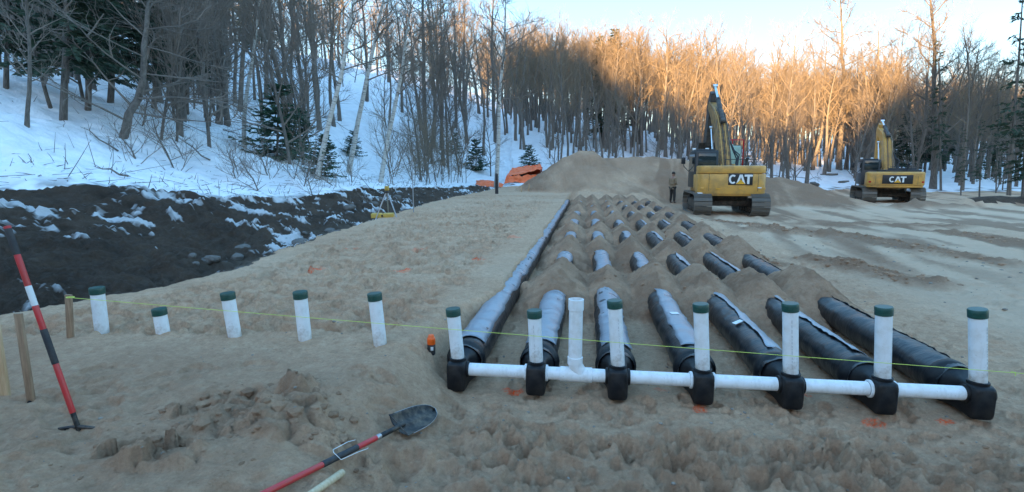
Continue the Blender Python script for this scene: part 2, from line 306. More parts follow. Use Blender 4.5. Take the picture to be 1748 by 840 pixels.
def terrain(x, y):
    u, v = UV(x, y); A = {}
    e = np.interp(y, EY, EX) + 0.22 * fbm(x * .9 + 3, y * .9, 4, 3) + 0.1 * fbm(x * 4, y * 4, 3, 5)
    t = np.interp(y, TY, TX) + 0.7 * fbm(x * .6, y * .6, 4, 8) + .25 * fbm(x * 3, y * 3, 3, 9); zt = np.interp(y, TY, TZ)
    yb = np.interp(x, BX, BY) + 1.5 * fbm(x * .3, y * .3, 4, 12)
    # plateau of placed sand, dropping to the trench bed
    wn = 0.10 * fbm(x * 1.3, y * 1.3, 3, 21)
    eo = .165 * ss(.9, 2.2, u); P = np.where(u > 0, ss(-0.05, -0.40 + 1.2 * eo, v - eo + wn * .55 - .03 * fbm(x * 7, y * 7, 3, 22)), 0)
    P = np.where(u <= 0, ss(.10 + .05 * ss(.4, 1.5, -u), -.50 - .45 * ss(.4, 1.5, -u), v + wn * (.4 + .6 * ss(.3, 1, -u)) - 0.1 * np.clip(-u, 0, 2)) * ss(-.2, 0, -u) + ss(-0.05, -0.40, v + wn * .55) * (1 - ss(-.2, 0, -u)), P)
    z = 0.0 + 0.36 * P + 0.05 * ss(3.9, 5.0, v) + 0.015 * fbm(x * .7, y * .7, 4, 30)
    fore = ss(-0.35, -1.1, u) * (.45 + .55 * ss(-.25, .3, fbm(x * .8, y * .8, 3, 29)) ) * (1 - .6 * P * ss(-1.6, -.6, u))
    z = z + fore * (0.05 * (1 - P) + 0.10 * fbm(x * 1.5, y * 1.5, 4, 31) + (.025 + .03 * (1 - P)) * (np.abs(fbm(x * 4.2 + .4 * fbm(x * 6, y * 6, 3, 37), y * 3.1, 5, 32, .66)) * 1.2 - .2 + .9 * fbm(x * 3.3, y * 4.1, 5, 36, .68)))
    rough = (1 - fore)
    z = z + rough * 0.02 * fbm(x * 2.8, y * 2.8, 5, 33, .65) + .017 * fbm(x * 9, y * 9, 4, 34, .65) * (.55 + .7 * (1 - P)) + .016 * (np.abs(fbm(x * 17, y * 17, 3, 35, .6)) - .12)
    # heaps over the couplings
    hh = np.full_like(z, -9.); hz = (u > 1.2) & (u < 24) & (v > -.8) & (v < 5.2)
    for (hu, hv, hp, hl, ke) in HUMPS:
        a = np.abs(u - hu); m = (a < 1.7) & (np.abs(v - hv) < 1.1)
        du = np.maximum(a[m] - hl, 0) * ke; d = np.sqrt(du * du + (v[m] - hv) ** 2)
        hh[m] = np.maximum(hh[m], hp - np.where(d < .05, .82 * d * d / .10, .82 * (d - .025)))
    hn = hh + 0.06 * fbm(x * 4.5, y * 4.5, 5, 40, .6) + .035 * (np.abs(fbm(x * 11, y * 11, 4, 41, .6)) - .15)
    hump = np.clip((hn - z) / .05, 0, 1) * hz; z = np.where(hz, np.maximum(z, hn), z)
    # rough heaps beyond the last coupling
    z = z + ss(20.5, 23.5, u) * ss(-.2, .6, v) * ss(5.4, 4.2, v) * np.clip(.35 + .35 * fbm(x * .9, y * .9, 4, 43), 0, 1)
    # wheel and track ruts on the right
    rt = ss(4.6, 6.0, v)
    rr = x * .97 - y * .25; z = z + rt * (0.07 * fbm(rr * 1.5, y * .13, 3, 50) + .035 * fbm(rr * 4, y * .3, 3, 51)) + rt * .03 * fbm(x * 3, y * 3, 4, 52)
    z = z - .30 * ss(5, 8.5, x) * ss(12, 22, y) - .10 * ss(12, 24, x) * ss(14, 30, y) + rt * .05 * (np.abs(fbm(rr * 5, y * .9, 4, 53, .6)) - .15)
    ridge = np.zeros_like(z)
    for (a, b, h, wd) in RIDGES:
        d, tt = capsule(x, y, a, b); k = np.clip(1 - d / (wd * 1.6), 0, 1) * (0.75 + .7 * fbm(x * 2.2, y * 2.2, 4, 55))
        ridge = np.maximum(ridge, k * (h > .0)); z = z + h * np.clip(k, 0, 1.2) ** 1.2 + .12 * h * fbm(x * 9, y * 9, 3, 56) * (k > 0)
    # stockpile
    def cone(cx, cy, top, sl, rx=0, n=.5):
        d = np.hypot(np.maximum(np.abs(x - cx) - rx, 0), y - cy); return top - sl * (np.sqrt(d * d + n * n) - n)
    pl = np.maximum.reduce([cone(4.8, 35.2, 2.8, .62, .35), cone(9.0, 36.3, 2.5, .6, 2.6), cone(5.6, 32.6, 1.2, .5, .8), cone(13, 37, 2.2, .5, 1.5), cone(15.2, 33.5, 1.25, .32, 1.4)]) + .28 * fbm(x * .6, y * .6, 5, 60) + .06 * fbm(x * 3, y * 3, 3, 61)
    pile = np.clip((pl - z) / .15, 0, 1); z = np.maximum(z, pl)
    # foreground slump: broken slabs below a little scarp
    dx = x - SL.x; dy = y - SL.y; s2 = at(255, 770, .34); s3 = at(560, 742, .3)
    dl = np.minimum.reduce([np.sqrt((dx / .46) ** 2 + (dy / .34) ** 2), np.sqrt(((x - s2.x) / .34) ** 2 + ((y - s2.y) / .17) ** 2), np.sqrt(((x - s3.x) / .28) ** 2 + ((y - s3.y) / .12) ** 2)]) + .42 * fbm(x * 2.6, y * 2.6, 4, 70)
    sm = (dl < 1.6) & (np.abs(dx) < 1.6); slump = ss(1.08, .84, dl)
    if sm.any():
        rg = np.random.default_rng(4); n = 90; cx = SL.x + rg.uniform(-1.2, 1.1, n); cy = SL.y + rg.uniform(-.62, .62, n); ch = rg.uniform(-.03, .045, n); gx = rg.uniform(-.4, .4, n); gy = rg.uniform(-.5, .2, n)
        X = x[sm] + .05 * fbm(x[sm] * 7, y[sm] * 7, 4, 71); Y = y[sm] + .05 * fbm(x[sm] * 7 + 9, y[sm] * 7, 4, 72)
        D = np.sqrt(((X[:, None] - cx) * .8) ** 2 + ((Y[:, None] - cy) * 1.5) ** 2); o = np.argsort(D, 1)[:, :2]; i0 = o[:, 0]; r = np.arange(len(X)); d0 = D[r, i0]; d1 = D[r, o[:, 1]]
        cell = ch[i0] + gx[i0] * (X - cx[i0]) + gy[i0] * (Y - cy[i0]) - .03 * np.clip(1 - (d1 - d0) / .05, 0, 1) + .10 * fbm(X * 5, Y * 5, 5, 73, .62) + .02 * (np.abs(fbm(X * 15, Y * 15, 3, 75)) - .1)
        zz = z.copy(); zz[sm] += slump[sm] * (cell + .02 - .09 * ss(-.1, .25, dy[sm])); z = zz
    tip = at(482, 700, .33); d = np.sqrt(((x - tip.x) / .13) ** 2 + ((y - tip.y - .18) / .14) ** 2) + .30 * fbm(x * 7, y * 7, 4, 74); z = z + .19 * np.clip(1.1 - d, 0, 1) ** 1.3
    hole = np.exp(-(((x - tip.x + .09) / .09) ** 2 + ((y - tip.y - .09) / .07) ** 2)); z = z - .13 * hole
    A['slump'] = slump
    # left: ditch and dark cut bank, then the snowy hillside
    s = (x - e) / np.minimum(t - e, -.3)
    prof = np.interp(s, [-.3, 0, .10, .25, .6, 1, 1.3], [0, -.02, -.16, .0, .46, 1, 1]); zl = np.where(prof < 0, prof + .3, .3 + (zt - .3) * prof)
    dn = .16 * fbm(x * 1.1, y * 1.1, 5, 80, .65) + .15 * (np.abs(fbm(x * 3.0, y * 3.0, 5, 81, .6)) - .1) + .05 * fbm(x * 11, y * 11, 3, 82)
    zd = zl + dn * ss(-.02, .15, s) * (1.1 - .5 * ss(.75, 1.1, s))
    kd = ss(0, .06, s); left = s > 0
    h = np.maximum(t - x, 0); zs_ = zt + .10 + .16 * h + .14 * h * ss(2, 9, h); zs_ = np.where(zs_ > 8, 8 + 9 * (1 - np.exp(-(zs_ - 8) / 9)), zs_)
    zs_ = zs_ + .45 * fbm(x * .22, y * .22, 4, 90) * ss(0, 4, h) + .16 * fbm(x * 1.1, y * 1.1, 5, 91, .6) + .05 * (np.abs(fbm(x * 4, y * 4, 4, 92, .6)) - .1)
    zz = np.where(s > 1, zs_, zd); zz = np.where((s > .93) & (s <= 1), zd + (zs_ - zd) * ss(.93, 1, s), zz)
    z = np.where(left, z * (1 - kd) + zz * kd, z)
    # far hillside
    g = np.interp(x, GX, GA); fr = ss(41, 74, y); far = g * fr + .14 * np.clip(y - 66, 0, 130) * (.55 + .45 * np.clip(g / 6, 0, 1)) * ss(66, 84, y)
    fs = np.clip(y - yb, -1, 1) * .5 + .5
    z = z + far + fs * np.where(left, 0, .15 + .35 * fbm(x * .3, y * .3, 4, 95))
    wd, wt = capsule(x, y, Vector((13.5, 39, 0)), Vector((24, 42, 0))); z = z + .75 * np.clip(1 - wd / 1.9, 0, 1) * (.8 + .9 * fbm(x * 1.2, y * 1.2, 4, 97))
    bd, bt = capsule(x, y, Vector((27.0, 30.8, 0)), Vector((60, 36, 0))); berm = np.clip(1 - bd / 1.1, 0, 1); z = z + .5 * ss(0, .7, berm)
    cls = np.zeros(x.shape, np.int8); cls[(s > 0.02) & (y < 42.5)] = 1; s = np.where((y > 43) & (s > 0), np.maximum(s, 1.2), s); cls[(s > 1)] = 2; cls[(y > yb) & ~((s > 0) & (s < 1))] = 2
    cls[(berm > .25) & (cls == 0)] = 1
    cls[(pile > .5) & (cls == 0)] = 3
    # masks
    sn = .40 + .42 * fbm(x * .7, y * .7, 3, 99) - .035 + .75 * fbm(x * 2.2 + y * 1.6, y * 4.4 - x * .8, 5, 100, .66); sn = sn + .06 * ss(.8, 1.0, s) - .05 + .05 * ss(6, 14, y) * ss(.4, .1, s) - .22 * ss(9, 7, y) * ss(.6, .3, s)
    A['snow'] = np.where(berm > .25, 0, np.clip(sn - .10, 0, 1)); A['snow'] *= (cls == 1)
    z = z + .05 * ss(.45, .6, A['snow'])
    A['sandy'] = (cls == 1) * np.clip(ss(.14, .0, s) + ss(.1, .35, fbm(x * .8, y * .8, 4, 103)) * ss(.35, .1, s) * .7, 0, 1) * (berm < .25)
    pale = rt * (.3 + .42 * ss(-.05, .30, fbm(rr * .9 + 4, y * .10, 3, 50))) * (1 - np.clip(ridge * 2, 0, 1)) + .5 * ss(12, 20, x) * ss(34, 26, y) * ss(8, 14, y)
    pale = pale + .25 * P * rough * ss(-.1, .3, fbm(x * .5, y * .5, 3, 104)) * ss(4.5, 7, y)
    A['pale'] = np.clip(pale, 0, .85) * (1 - hump) * (1 - pile)
    A['damp'] = np.clip(.42 * ss(.2, -.9, u) * (cls == 0) * (.75 + .5 * fbm(x * 1.2, y * 1.2, 4, 115)) +   .62 * pile * (.75 + .8 * fbm(x * .8, y * .8, 4, 109)) + .8 * np.clip(ridge * 1.6, 0, 1) + (.42 + .3 * ss(.05, .3, fbm(x * 3, y * 3, 3, 108))) * hump + .25 * hump * ss(-.2, .3, fbm(x * 2, y * 2, 3, 105)) + .35 * slump * ss(0, .5, hole + fbm(x * 4, y * 4, 3, 106)) + rt * .75 * ss(.0, .30, fbm(rr * 1.1, y * .16, 3, 107)) * ss(6, 11, y), 0, .85)
    pn = np.zeros_like(z)
    for (px, py, pz, rx, ry, st) in [(878, 663, .03, .07, .05, .9), (868, 658, .03, .04, .05, .7), (1195, 693, .03, .06, .05, .7), (1340, 690, .0, .05, .03, .4), (1492, 716, .03, .06, .06, .6), (1614, 713, .03, .055, .035, 1.), (1378, 668, .02, .05, .03, .6), (1130, 660, .02, .06, .03, .35), (1510, 640, .02, .05, .03, .8), (540, 461, .36, .09, .10, .8), (686, 463, .36, .09, .1, .7), (811, 441, .36, .12, .12, .7), (875, 405, .36, .15, .15, .35), (600, 425, .36, .1, .1, .4), (715, 425, .36, .1, .12, .4)]:
        c = at(px, py, pz); d = np.sqrt(((x - c.x) / rx) ** 2 + ((y - c.y) / ry) ** 2) + .8 * fbm(x * 18, y * 18, 3, 110); pn = np.maximum(pn, min(1, st * 1.4) * ss(1.35, .7, d))
    A['paint'] = pn; A['dirty'] = (cls == 2) * np.clip(ss(.25, -.05, np.abs(s - 1)) * ss(-.1, .25, fbm(x * 2, y * 2, 4, 112)) * .8 + np.where((np.abs(y - yb) < 2.5) & ~left, ss(.0, .35, fbm(x * 1.1, y * 1.1, 4, 113)) * .9, 0), 0, 1)
    return z, cls, A, s
def lines(fine0, fine1, step, lo, hi, grow):
    a = list(np.arange(fine0, fine1, step)); d = step
    while a[-1] < hi: d *= grow; a.append(a[-1] + d)
    b = []; d = step; p = fine0
    while p > lo: d *= grow; p -= d; b.append(p)
    return np.array(b[::-1] + a)
gx = lines(-5.8, 4.4, .0165, -150, 150, 1.0165)
yy = []; p = 1.5
while p < 190: yy.append(p); p += max(.0165, p * .0052)
gx = np.concatenate([[-450, -330, -230], gx, [230, 330]]); gy = np.array([-290, -240, -190, -150, -120, -90, -70, -50, -35, -25, -15, -10, -6, -4, -2.5, -1.5, -.7, 0, .5, .9, 1.2, 1.4] + yy)
GXX, GYY = np.meshgrid(gx, gy); Z, CLS, AT, S_ = terrain(GXX, GYY)
# footprints and dents pressed into the sand
def dent(cx, cy, ang, L, Wd, dep, rim=.35):
    R_ = L * 1.5; i0, i1 = np.searchsorted(gx, [cx - R_, cx + R_]); j0, j1 = np.searchsorted(gy, [cy - R_, cy + R_])
    if i1 <= i0 or j1 <= j0: return
    X = GXX[j0:j1, i0:i1] - cx; Y = GYY[j0:j1, i0:i1] - cy; c, s = math.cos(ang), math.sin(ang)
    a = (X * c + Y * s) / L; b = (-X * s + Y * c) / Wd; d = np.sqrt(a * a + b * b)
    Z[j0:j1, i0:i1] += np.where(CLS[j0:j1, i0:i1] == 0, -dep * ss(1.02, .74, d) + rim * dep * np.exp(-((d - 1.18) / .2) ** 2), 0)
fr = random.Random(3)
for i in range(1500):
    y = 4.4 + 24 * fr.random() ** 1.5; e = np.interp(y, EY, EX); u0 = -.45 + (y - 4.02) * .143 - .55; x = e + .5 + (u0 - e - .5) * fr.random()
    dent(x, y, fr.gauss(.1, .5), fr.uniform(.12, .24), fr.uniform(.05, .10), fr.uniform(.022, .055) * min(1.6, max(.8, y / 8)))
for i in range(620):
    x = fr.uniform(-3.2, 4.2); y = fr.uniform(1.7, 3.4 - .12 * x)
    if (x - SL.x) ** 2 + (y - SL.y) ** 2 < .5: continue
    ok = x > -.2; dent(x, y, fr.uniform(0, 3.1), fr.uniform(.08, .17), fr.uniform(.05, .085), fr.uniform(.02, .052) if ok else fr.uniform(.006, .025))
for i in range(500):
    v = fr.uniform(4.3, 9); u = fr.uniform(-1, 12); q = W(u, v); dent(q.x, q.y, fr.uniform(0, 3.1), fr.uniform(.08, .2), fr.uniform(.04, .09), fr.uniform(.008, .025))
for i in range(260):
    v = fr.uniform(.1, 4.1); u = fr.uniform(.3, 2.2); q = W(u, v); dent(q.x, q.y, fr.uniform(0, 3.1), fr.uniform(.05, .12), fr.uniform(.03, .06), fr.uniform(.006, .016))
def boot(cx, cy, ang, dep):
    c, s = math.cos(ang), math.sin(ang); dent(cx + .055 * c, cy + .055 * s, ang, .095, .052, dep, .5); dent(cx - .085 * c, cy - .085 * s, ang, .045, .040, dep * 1.1, .5)
for i in range(60):
    x = fr.uniform(-.4, 4.2); y = fr.uniform(1.9, 3.5 - .12 * x); a = fr.uniform(-.6, 2.2)
    for k in range(3): boot(x + k * .55 * math.cos(a) + (.1 if k % 2 else -.1) * math.sin(a), y + k * .55 * math.sin(a), a + fr.gauss(0, .15), fr.uniform(.018, .034))
for i in range(320):
    y = 4.4 + 12 * fr.random(); x = fr.uniform(-3.6, -.9 + .14 * (y - 4)); boot(x, y, fr.gauss(1.3, .7), fr.uniform(.018, .035))
for (a, b) in [((1740, 640, .05), (1180, 352, -.2)), ((1748, 520, 0), (1330, 372, -.2)), ((1748, 440, -.1), (1420, 368, -.2))]:
    A_, B_ = at(*a), at(*b); D, t = capsule(GXX, GYY, A_, B_); m = (D < .36) & (CLS == 0); L_ = (B_ - A_).length
    Z[m] += (-.012 + .010 * (np.sin(t[m] * L_ * 2 * math.pi / .19) > .2)) * ss(.36, .32, D[m]) * ss(-.2, .05, fbm(GXX[m] * .8, GYY[m] * .8, 3, 121))
# tyre-lug marks between the buried pipes
for (a, b, wd) in [((430, 592, .36), (790, 600, .36), .16), ((600, 566, .36), (770, 572, .36), .13), ((380, 556, .36), (520, 556, .36), .12), ((210, 650, .38), (410, 618, .38), .07)]:
    A_, B_ = at(*a), at(*b); D, t = capsule(GXX, GYY, A_, B_); m = D < wd
    sx = (GXX - A_.x)[m] * .98 + (GYY - A_.y)[m] * .1; off = np.abs((GYY - (A_.y + t * (B_.y - A_.y)))[m])
    Z[m] += -.007 * (np.sin((sx - off * .8) * 2 * math.pi / .062) > .1) * ss(wd, wd * .7, D[m]) * (fbm(GXX[m] * 3, GYY[m] * 3, 2, 120) > -.25)
def zs(x, y):
    i = int(np.clip(np.searchsorted(gx, x) - 1, 0, len(gx) - 2)); j = int(np.clip(np.searchsorted(gy, y) - 1, 0, len(gy) - 2))
    a = (x - gx[i]) / (gx[i + 1] - gx[i]); b = (y - gy[j]) / (gy[j + 1] - gy[j])
    return float((Z[j, i] * (1 - a) + Z[j, i + 1] * a) * (1 - b) + (Z[j + 1, i] * (1 - a) + Z[j + 1, i + 1] * a) * b)
def cl(x, y): return int(CLS[np.clip(np.searchsorted(gy, y), 0, len(gy) - 1), np.clip(np.searchsorted(gx, x), 0, len(gx) - 1)])
def hit(px, py, y0=1.6, y1=150):
    r = pray(px, py); t = y0
    while t < y1:
        p = Vector((0, 0, EYE)) + r * (t / r.y)
        if p.z < zs(p.x, p.y): break
        t *= 1.006
    return Vector((p.x, p.y, zs(p.x, p.y)))
# split the sheet by what lies on top
ny, nx = Z.shape; idx = np.arange(ny * nx).reshape(ny, nx)
quads = np.stack([idx[:-1, :-1], idx[:-1, 1:], idx[1:, 1:], idx[1:, :-1]], -1).reshape(-1, 4); qc = CLS[:-1, :-1].ravel()
VV = np.stack([GXX, GYY, Z], -1).reshape(-1, 3)
for c, name, mat, atts in ((0, 'sand_ground', 'sand', ('pale', 'damp', 'paint')), (3, 'sand_stockpile', 'sand', ('pale', 'damp', 'paint')), (1, 'dark_soil_bank', 'dirt', ('snow', 'sandy')), (2, 'snowy_hillside', 'snow', ('dirty',))):
    q = quads[qc == c]; used = np.unique(q); remap = np.full(ny * nx, -1); remap[used] = np.arange(len(used))
    me = np_mesh(name, VV[used], [remap[q]])
    for a in atts:
        at_ = me.attributes.new(a, 'FLOAT', 'POINT'); at_.data.foreach_set('value', AT[a].ravel()[used].astype(np.float32))
    tag(link(name, me, M[mat]), kind='structure')
# unseen ridge added behind the viewer, crest shaped to block the low sun
rx = np.linspace(-420, 330, 140); rh = np.interp(rx, [-420, -175, -140, -122, -110, -101, -95, -85, -65, 0, 330], [68, 66, 63, 54, 47, 43.5, 43.5, 55, 62, 58, 50]) + 4.5 * fbm(rx * .11, rx * 0, 5, 130)
rv = []; prof = [(-120, .0), (-150, .3), (-180, .72), (-200, 1.0), (-215, .85), (-250, .3), (-280, 0)]
for yy_, k in prof: rv.append(np.stack([rx, np.full_like(rx, yy_) + 3 * fbm(rx * .07, rx * 0 + yy_, 3, 131), rh * k - .5], -1))
rv = np.stack(rv); ri = np.arange(rv.shape[0] * 140).reshape(-1, 140)
tag(link('shade_ridge', np_mesh('shade_ridge', rv.reshape(-1, 3), [np.stack([ri[:-1, :-1], ri[:-1, 1:], ri[1:, 1:], ri[1:, :-1]], -1).reshape(-1, 4)]), M['blocker']), kind='structure')

# ---------------------------------------------------------------- trees
class Poly:
    def __init__(s): s.d = {}
    def add(s, pts, rad, sides): s.d.setdefault((len(pts), sides), []).append((pts, rad))
    def mesh(s, name, mat):
        VL = []; FL = []; off = 0
        for (n, k), L in s.d.items():
            P = np.array([l[0] for l in L], float); Rr = np.array([l[1] for l in L], float); m = len(L)
            T = np.empty_like(P); T[:, 1:-1] = P[:, 2:] - P[:, :-2]; T[:, 0] = P[:, 1] - P[:, 0]; T[:, -1] = P[:, -1] - P[:, -2]
            T /= np.linalg.norm(T, axis=2, keepdims=True) + 1e-9
            ref = np.where(np.abs(T[..., 2:3]) > .8, np.array([1., .05, 0]), np.array([.05, 0, 1.])); X = np.cross(T, ref); X /= np.linalg.norm(X, axis=2, keepdims=True) + 1e-9; Y = np.cross(T, X)
            a = np.arange(k) * 2 * np.pi / k
            V = P[:, :, None] + Rr[:, :, None, None] * (np.cos(a)[None, None, :, None] * X[:, :, None] + np.sin(a)[None, None, :, None] * Y[:, :, None])
            VL.append(V.reshape(-1, 3)); I = off + np.arange(m * n * k).reshape(m, n, k); J = np.roll(I, -1, 2)
            FL.append(np.stack([I[:, :-1], J[:, :-1], J[:, 1:], I[:, 1:]], -1).reshape(-1, 4)); off += m * n * k
        me = np_mesh(name, np.concatenate(VL), FL); me.materials.append(mat); return me
def nrm(v): return v / (np.linalg.norm(v) + 1e-9)
def perp(rg, d, ang):
    r = nrm(np.cross(d, rg.normal(size=3))); return nrm(d * math.cos(ang) + r * math.sin(ang))
def branch(rg, p, d, L, n, up, wob):
    pts = [p]; 
    for i in range(n - 1):
        d = nrm(d + np.array([0, 0, up]) / n + rg.normal(size=3) * wob); pts.append(pts[-1] + d * L / (n - 1))
    return np.array(pts)
def hardwood(seed, H, r0, first=.38, limbs=18, subs=7, twigs=8, spread=.34, tw=.009, lean=.02, wob=.05, fork=False):
    rg = np.random.default_rng(seed); T = Poly(); C = Poly(); n = 12
    d = nrm(np.array([rg.normal() * lean, rg.normal() * lean, 1])); tp = [np.array([0, 0, -.4])]
    for i in range(n - 1): d = nrm(d + rg.normal(size=3) * np.array([wob, wob, 0]) + np.array([0, 0, .06])); tp.append(tp[-1] + d * (H + .4) / (n - 1))
    tp = np.array(tp); tt = np.linspace(0, 1, n); tr = r0 * (1 - tt) ** .75 + .012; tr[0] = r0 * 1.35; T.add(tp, tr, 8)
    def on(t): return np.array([np.interp(t, tt, tp[:, k]) for k in range(3)]), np.interp(t, tt, tr)
    az = rg.uniform(0, 6.28)
    for i in range(limbs):
        t = first + (0.97 - first) * (i + rg.uniform(-.3, .3)) / limbs; t = min(max(t, .1), .985); p, r = on(t); az += 2.4 + rg.normal() * .4
        el = R(rg.uniform(12, 46) + 16 * t); d = np.array([math.cos(az) * math.cos(el), math.sin(az) * math.cos(el), math.sin(el)])
        L = H * spread * (1.08 - t) ** .6 * rg.uniform(.65, 1.15) + .5; b = branch(rg, p, d, L, 6, .42, .13); rb = min(r * .6, .012 + L * .014); rr = np.linspace(rb, .008, 6); C.add(b, rr, 5)
        for j in range(subs):
            q = rg.uniform(.22, 1); k = min(int(q * 5), 4); f = q * 5 - k; p2 = b[k] * (1 - f) + b[k + 1] * f; d2 = perp(rg, nrm(b[k + 1] - b[k]), R(rg.uniform(22, 55)))
            L2 = L * rg.uniform(.22, .45) * (1.25 - .6 * q) + .3; b2 = branch(rg, p2, nrm(d2 + [0, 0, .15]), L2, 4, .3, .15); C.add(b2, np.linspace(min(rb * .5, .02), .007, 4), 4)
            for m in range(twigs):
                q2 = rg.uniform(.1, 1); k2 = min(int(q2 * 3), 2); f2 = q2 * 3 - k2; p3 = b2[k2] * (1 - f2) + b2[k2 + 1] * f2
                d3 = perp(rg, nrm(b2[k2 + 1] - b2[k2]), R(rg.uniform(18, 60))); L3 = rg.uniform(.3, .95); b3 = branch(rg, p3, nrm(d3 + [0, 0, .2]), L3, 3, .25, .18); C.add(b3, np.array([tw, tw * .75, tw * .4]), 3)
    return T, C
def conifer(seed, H, r0, first=.12, whorls=26, per=6, spread=.22, droop=-.25, dens=26, nl=.16, bare=0):
    rg = np.random.default_rng(seed); T = Poly(); n = 8; tp = np.zeros((n, 3)); tp[:, 2] = np.linspace(-.3, H, n); tp[1:, :2] = np.cumsum(rg.normal(size=(n - 1, 2)) * .02 * H / 8, 0)
    T.add(tp, np.linspace(r0, .015, n), 7); B = Poly(); V = []; F = []
    for i in range(whorls):
        t = first + (.985 - first) * i / whorls; z = t * H
        for j in range(per):
            if rg.random() < .14 + bare: continue
            az = rg.uniform(0, 6.28); L = H * spread * (1.03 - t) ** .8 * rg.uniform(.55, 1.15) + .15
            d = nrm(np.array([math.cos(az), math.sin(az), .25 * t + droop * .3 + rg.normal() * .1])); b = branch(rg, np.array([np.interp(z, tp[:, 2], tp[:, 0]), np.interp(z, tp[:, 2], tp[:, 1]), z]), d, L, 5, droop, .06); B.add(b, np.linspace(.008 + .008 * L, .004, 5), 3)
            m = int(dens * (.4 + L / 2.0)); q = rg.uniform(.12, 1.0, m); k = np.minimum((q * 4).astype(int), 3); f = (q * 4 - k)[:, None]; P = b[k] * (1 - f) + b[k + 1] * f
            ax = nrm(b[-1] - b[0]); sd = np.cross(ax, [0, 0, 1]); sg = rg.choice([-1, 1], m)[:, None]
            D = ax * rg.uniform(.3, .9, (m, 1)) + sd * sg * rg.uniform(.3, 1, (m, 1)) + np.array([0, 0, 1]) * rg.normal(-.18, .25, (m, 1)); D /= np.linalg.norm(D, axis=1, keepdims=True)
            ln = nl * rg.uniform(.6, 1.5, (m, 1)) * (1.35 - .6 * q[:, None]) * (1 + .35 * L); wv = np.cross(D, rg.normal(size=(m, 3))); wv /= np.linalg.norm(wv, axis=1, keepdims=True) + 1e-9; wv *= ln * .17
            o = sum(len(x) for x in V); V.append(np.concatenate([P - wv * .3, P + D * ln * .55 - wv, P + D * ln, P + D * ln * .55 + wv])); a = o + np.arange(m); F.append(np.stack([a, a + m, a + 2 * m, a + 3 * m], 1))
    return T, B, np.concatenate(V), np.concatenate(F)
PROTO = {}
def proto_hw(key, bark, twm, *a, **k):
    T, C = hardwood(*a, **k); PROTO[key] = [(('trunk', T.mesh('trunk', M[bark])), ('crown', C.mesh('crown', M[twm]))), a[1]]
def proto_cf(key, mat, *a, **k):
    T, B, V, F = conifer(*a, **k); T.d.update({}); 
    for kk, L in B.d.items(): T.d.setdefault(kk, []).extend(L)
    PROTO[key] = [(('trunk', T.mesh('trunk', M['barkdark'])), ('foliage', (lambda me: (me.materials.append(M[mat]), me)[1])(np_mesh('foliage', V, [F], smooth=False)))), a[1]]
for i in range(6): proto_hw('hard%d' % i, 'bark', 'twig2', 100 + i, 15 + i * .6, .15 + .018 * i, first=.36 + .03 * (i % 3), limbs=14 + i, subs=6, twigs=7, spread=.27 + .03 * (i % 3))
for i in range(4): proto_hw('dark%d' % i, 'barkdark', 'twig', 130 + i, 15 + i, .17 + .02 * i, first=.22, limbs=18, subs=6, twigs=7, spread=.25)
for i in range(4): proto_hw('young%d' % i, 'barkdark', 'twig', 150 + i, 7.5 + i * .8, .055 + .008 * i, first=.14, limbs=18, subs=5, twigs=7, spread=.24, tw=.006, lean=.05, wob=.07)
for i in range(3): proto_hw('birch%d' % i, 'birch', 'twig', 170 + i, 11, .085, first=.45, limbs=16, subs=5, twigs=7, spread=.2, tw=.006, lean=.0, wob=.025)
for i in range(3): proto_hw('sapling%d' % i, 'bark', 'twig2', 180 + i, 3.6, .022, first=.25, limbs=8, subs=3, twigs=3, spread=.22, tw=.0045, lean=.05, wob=.06)
for i in range(3): proto_hw('brush%d' % i, 'barkdark', 'twig', 185 + i, 1.5, .012, first=.1, limbs=9, subs=3, twigs=3, spread=.35, tw=.0035, lean=.2, wob=.1)
proto_hw('tall', 'bark', 'twig', 190, 19, .27, first=.34, limbs=24, subs=9, twigs=10, spread=.26, tw=.010)
proto_hw('oak', 'barkdark', 'twig', 191, 18, .25, first=.25, limbs=24, subs=9, twigs=10, spread=.30, tw=.010)
for i in range(2): proto_cf('hemlock%d' % i, 'needle', 200 + i, 13, .17, first=.20, whorls=30, per=6, spread=.24, droop=-.30, dens=34, nl=.20, bare=.1)
for i in range(2): proto_cf('spruce%d' % i, 'needle', 210 + i, 13, .16, first=.10, whorls=34, per=6, spread=.17, droop=-.25, dens=30, nl=.20)
proto_cf('thin_spruce', 'needle', 230, 13, .13, first=.22, whorls=34, per=5, spread=.12, droop=-.3, dens=18, nl=.20, bare=.38)
for i in range(2): proto_cf('fir%d' % i, 'needle2', 220 + i, 3.4, .045, first=.04, whorls=17, per=6, spread=.36, droop=.1, dens=42, nl=.14, bare=.05)
def tree(key, name, loc, label, cat, group=None, scale=1, rz=None, lean=(0, 0), sxy=1.0):
    parts, H = PROTO[key]; o = thing(name, label, cat, loc, 0, group); s = scale
    q = Vector((lean[0], lean[1], 1)).to_track_quat('Z', 'Y'); o.rotation_mode = 'QUATERNION'
    z = Matrix.Rotation(random.uniform(0, 6.28) if rz is None else rz, 4, 'Z').to_quaternion()
    o.rotation_quaternion = Vector((0, 0, 1)).rotation_difference(Vector((lean[0], lean[1], 1)).normalized()) @ z
    o.scale = (s * sxy, s * sxy, s)
    for n_, me in parts: link(n_, me, None, o)
    return o
def tree_px(key, name, base, top, label, cat, group=None, sxy=1.0, Y=None):
    b = hit(*base) if Y is None else Vector((atY(base[0], base[1], Y).x, Y, 0)); b.z = zs(b.x, b.y) - .05
    t = atY(top[0], top[1], b.y); d = t - b; return tree(key, name, b, label, cat, group, d.length / PROTO[key][1], None, (d.x / d.z, d.y / d.z), sxy)
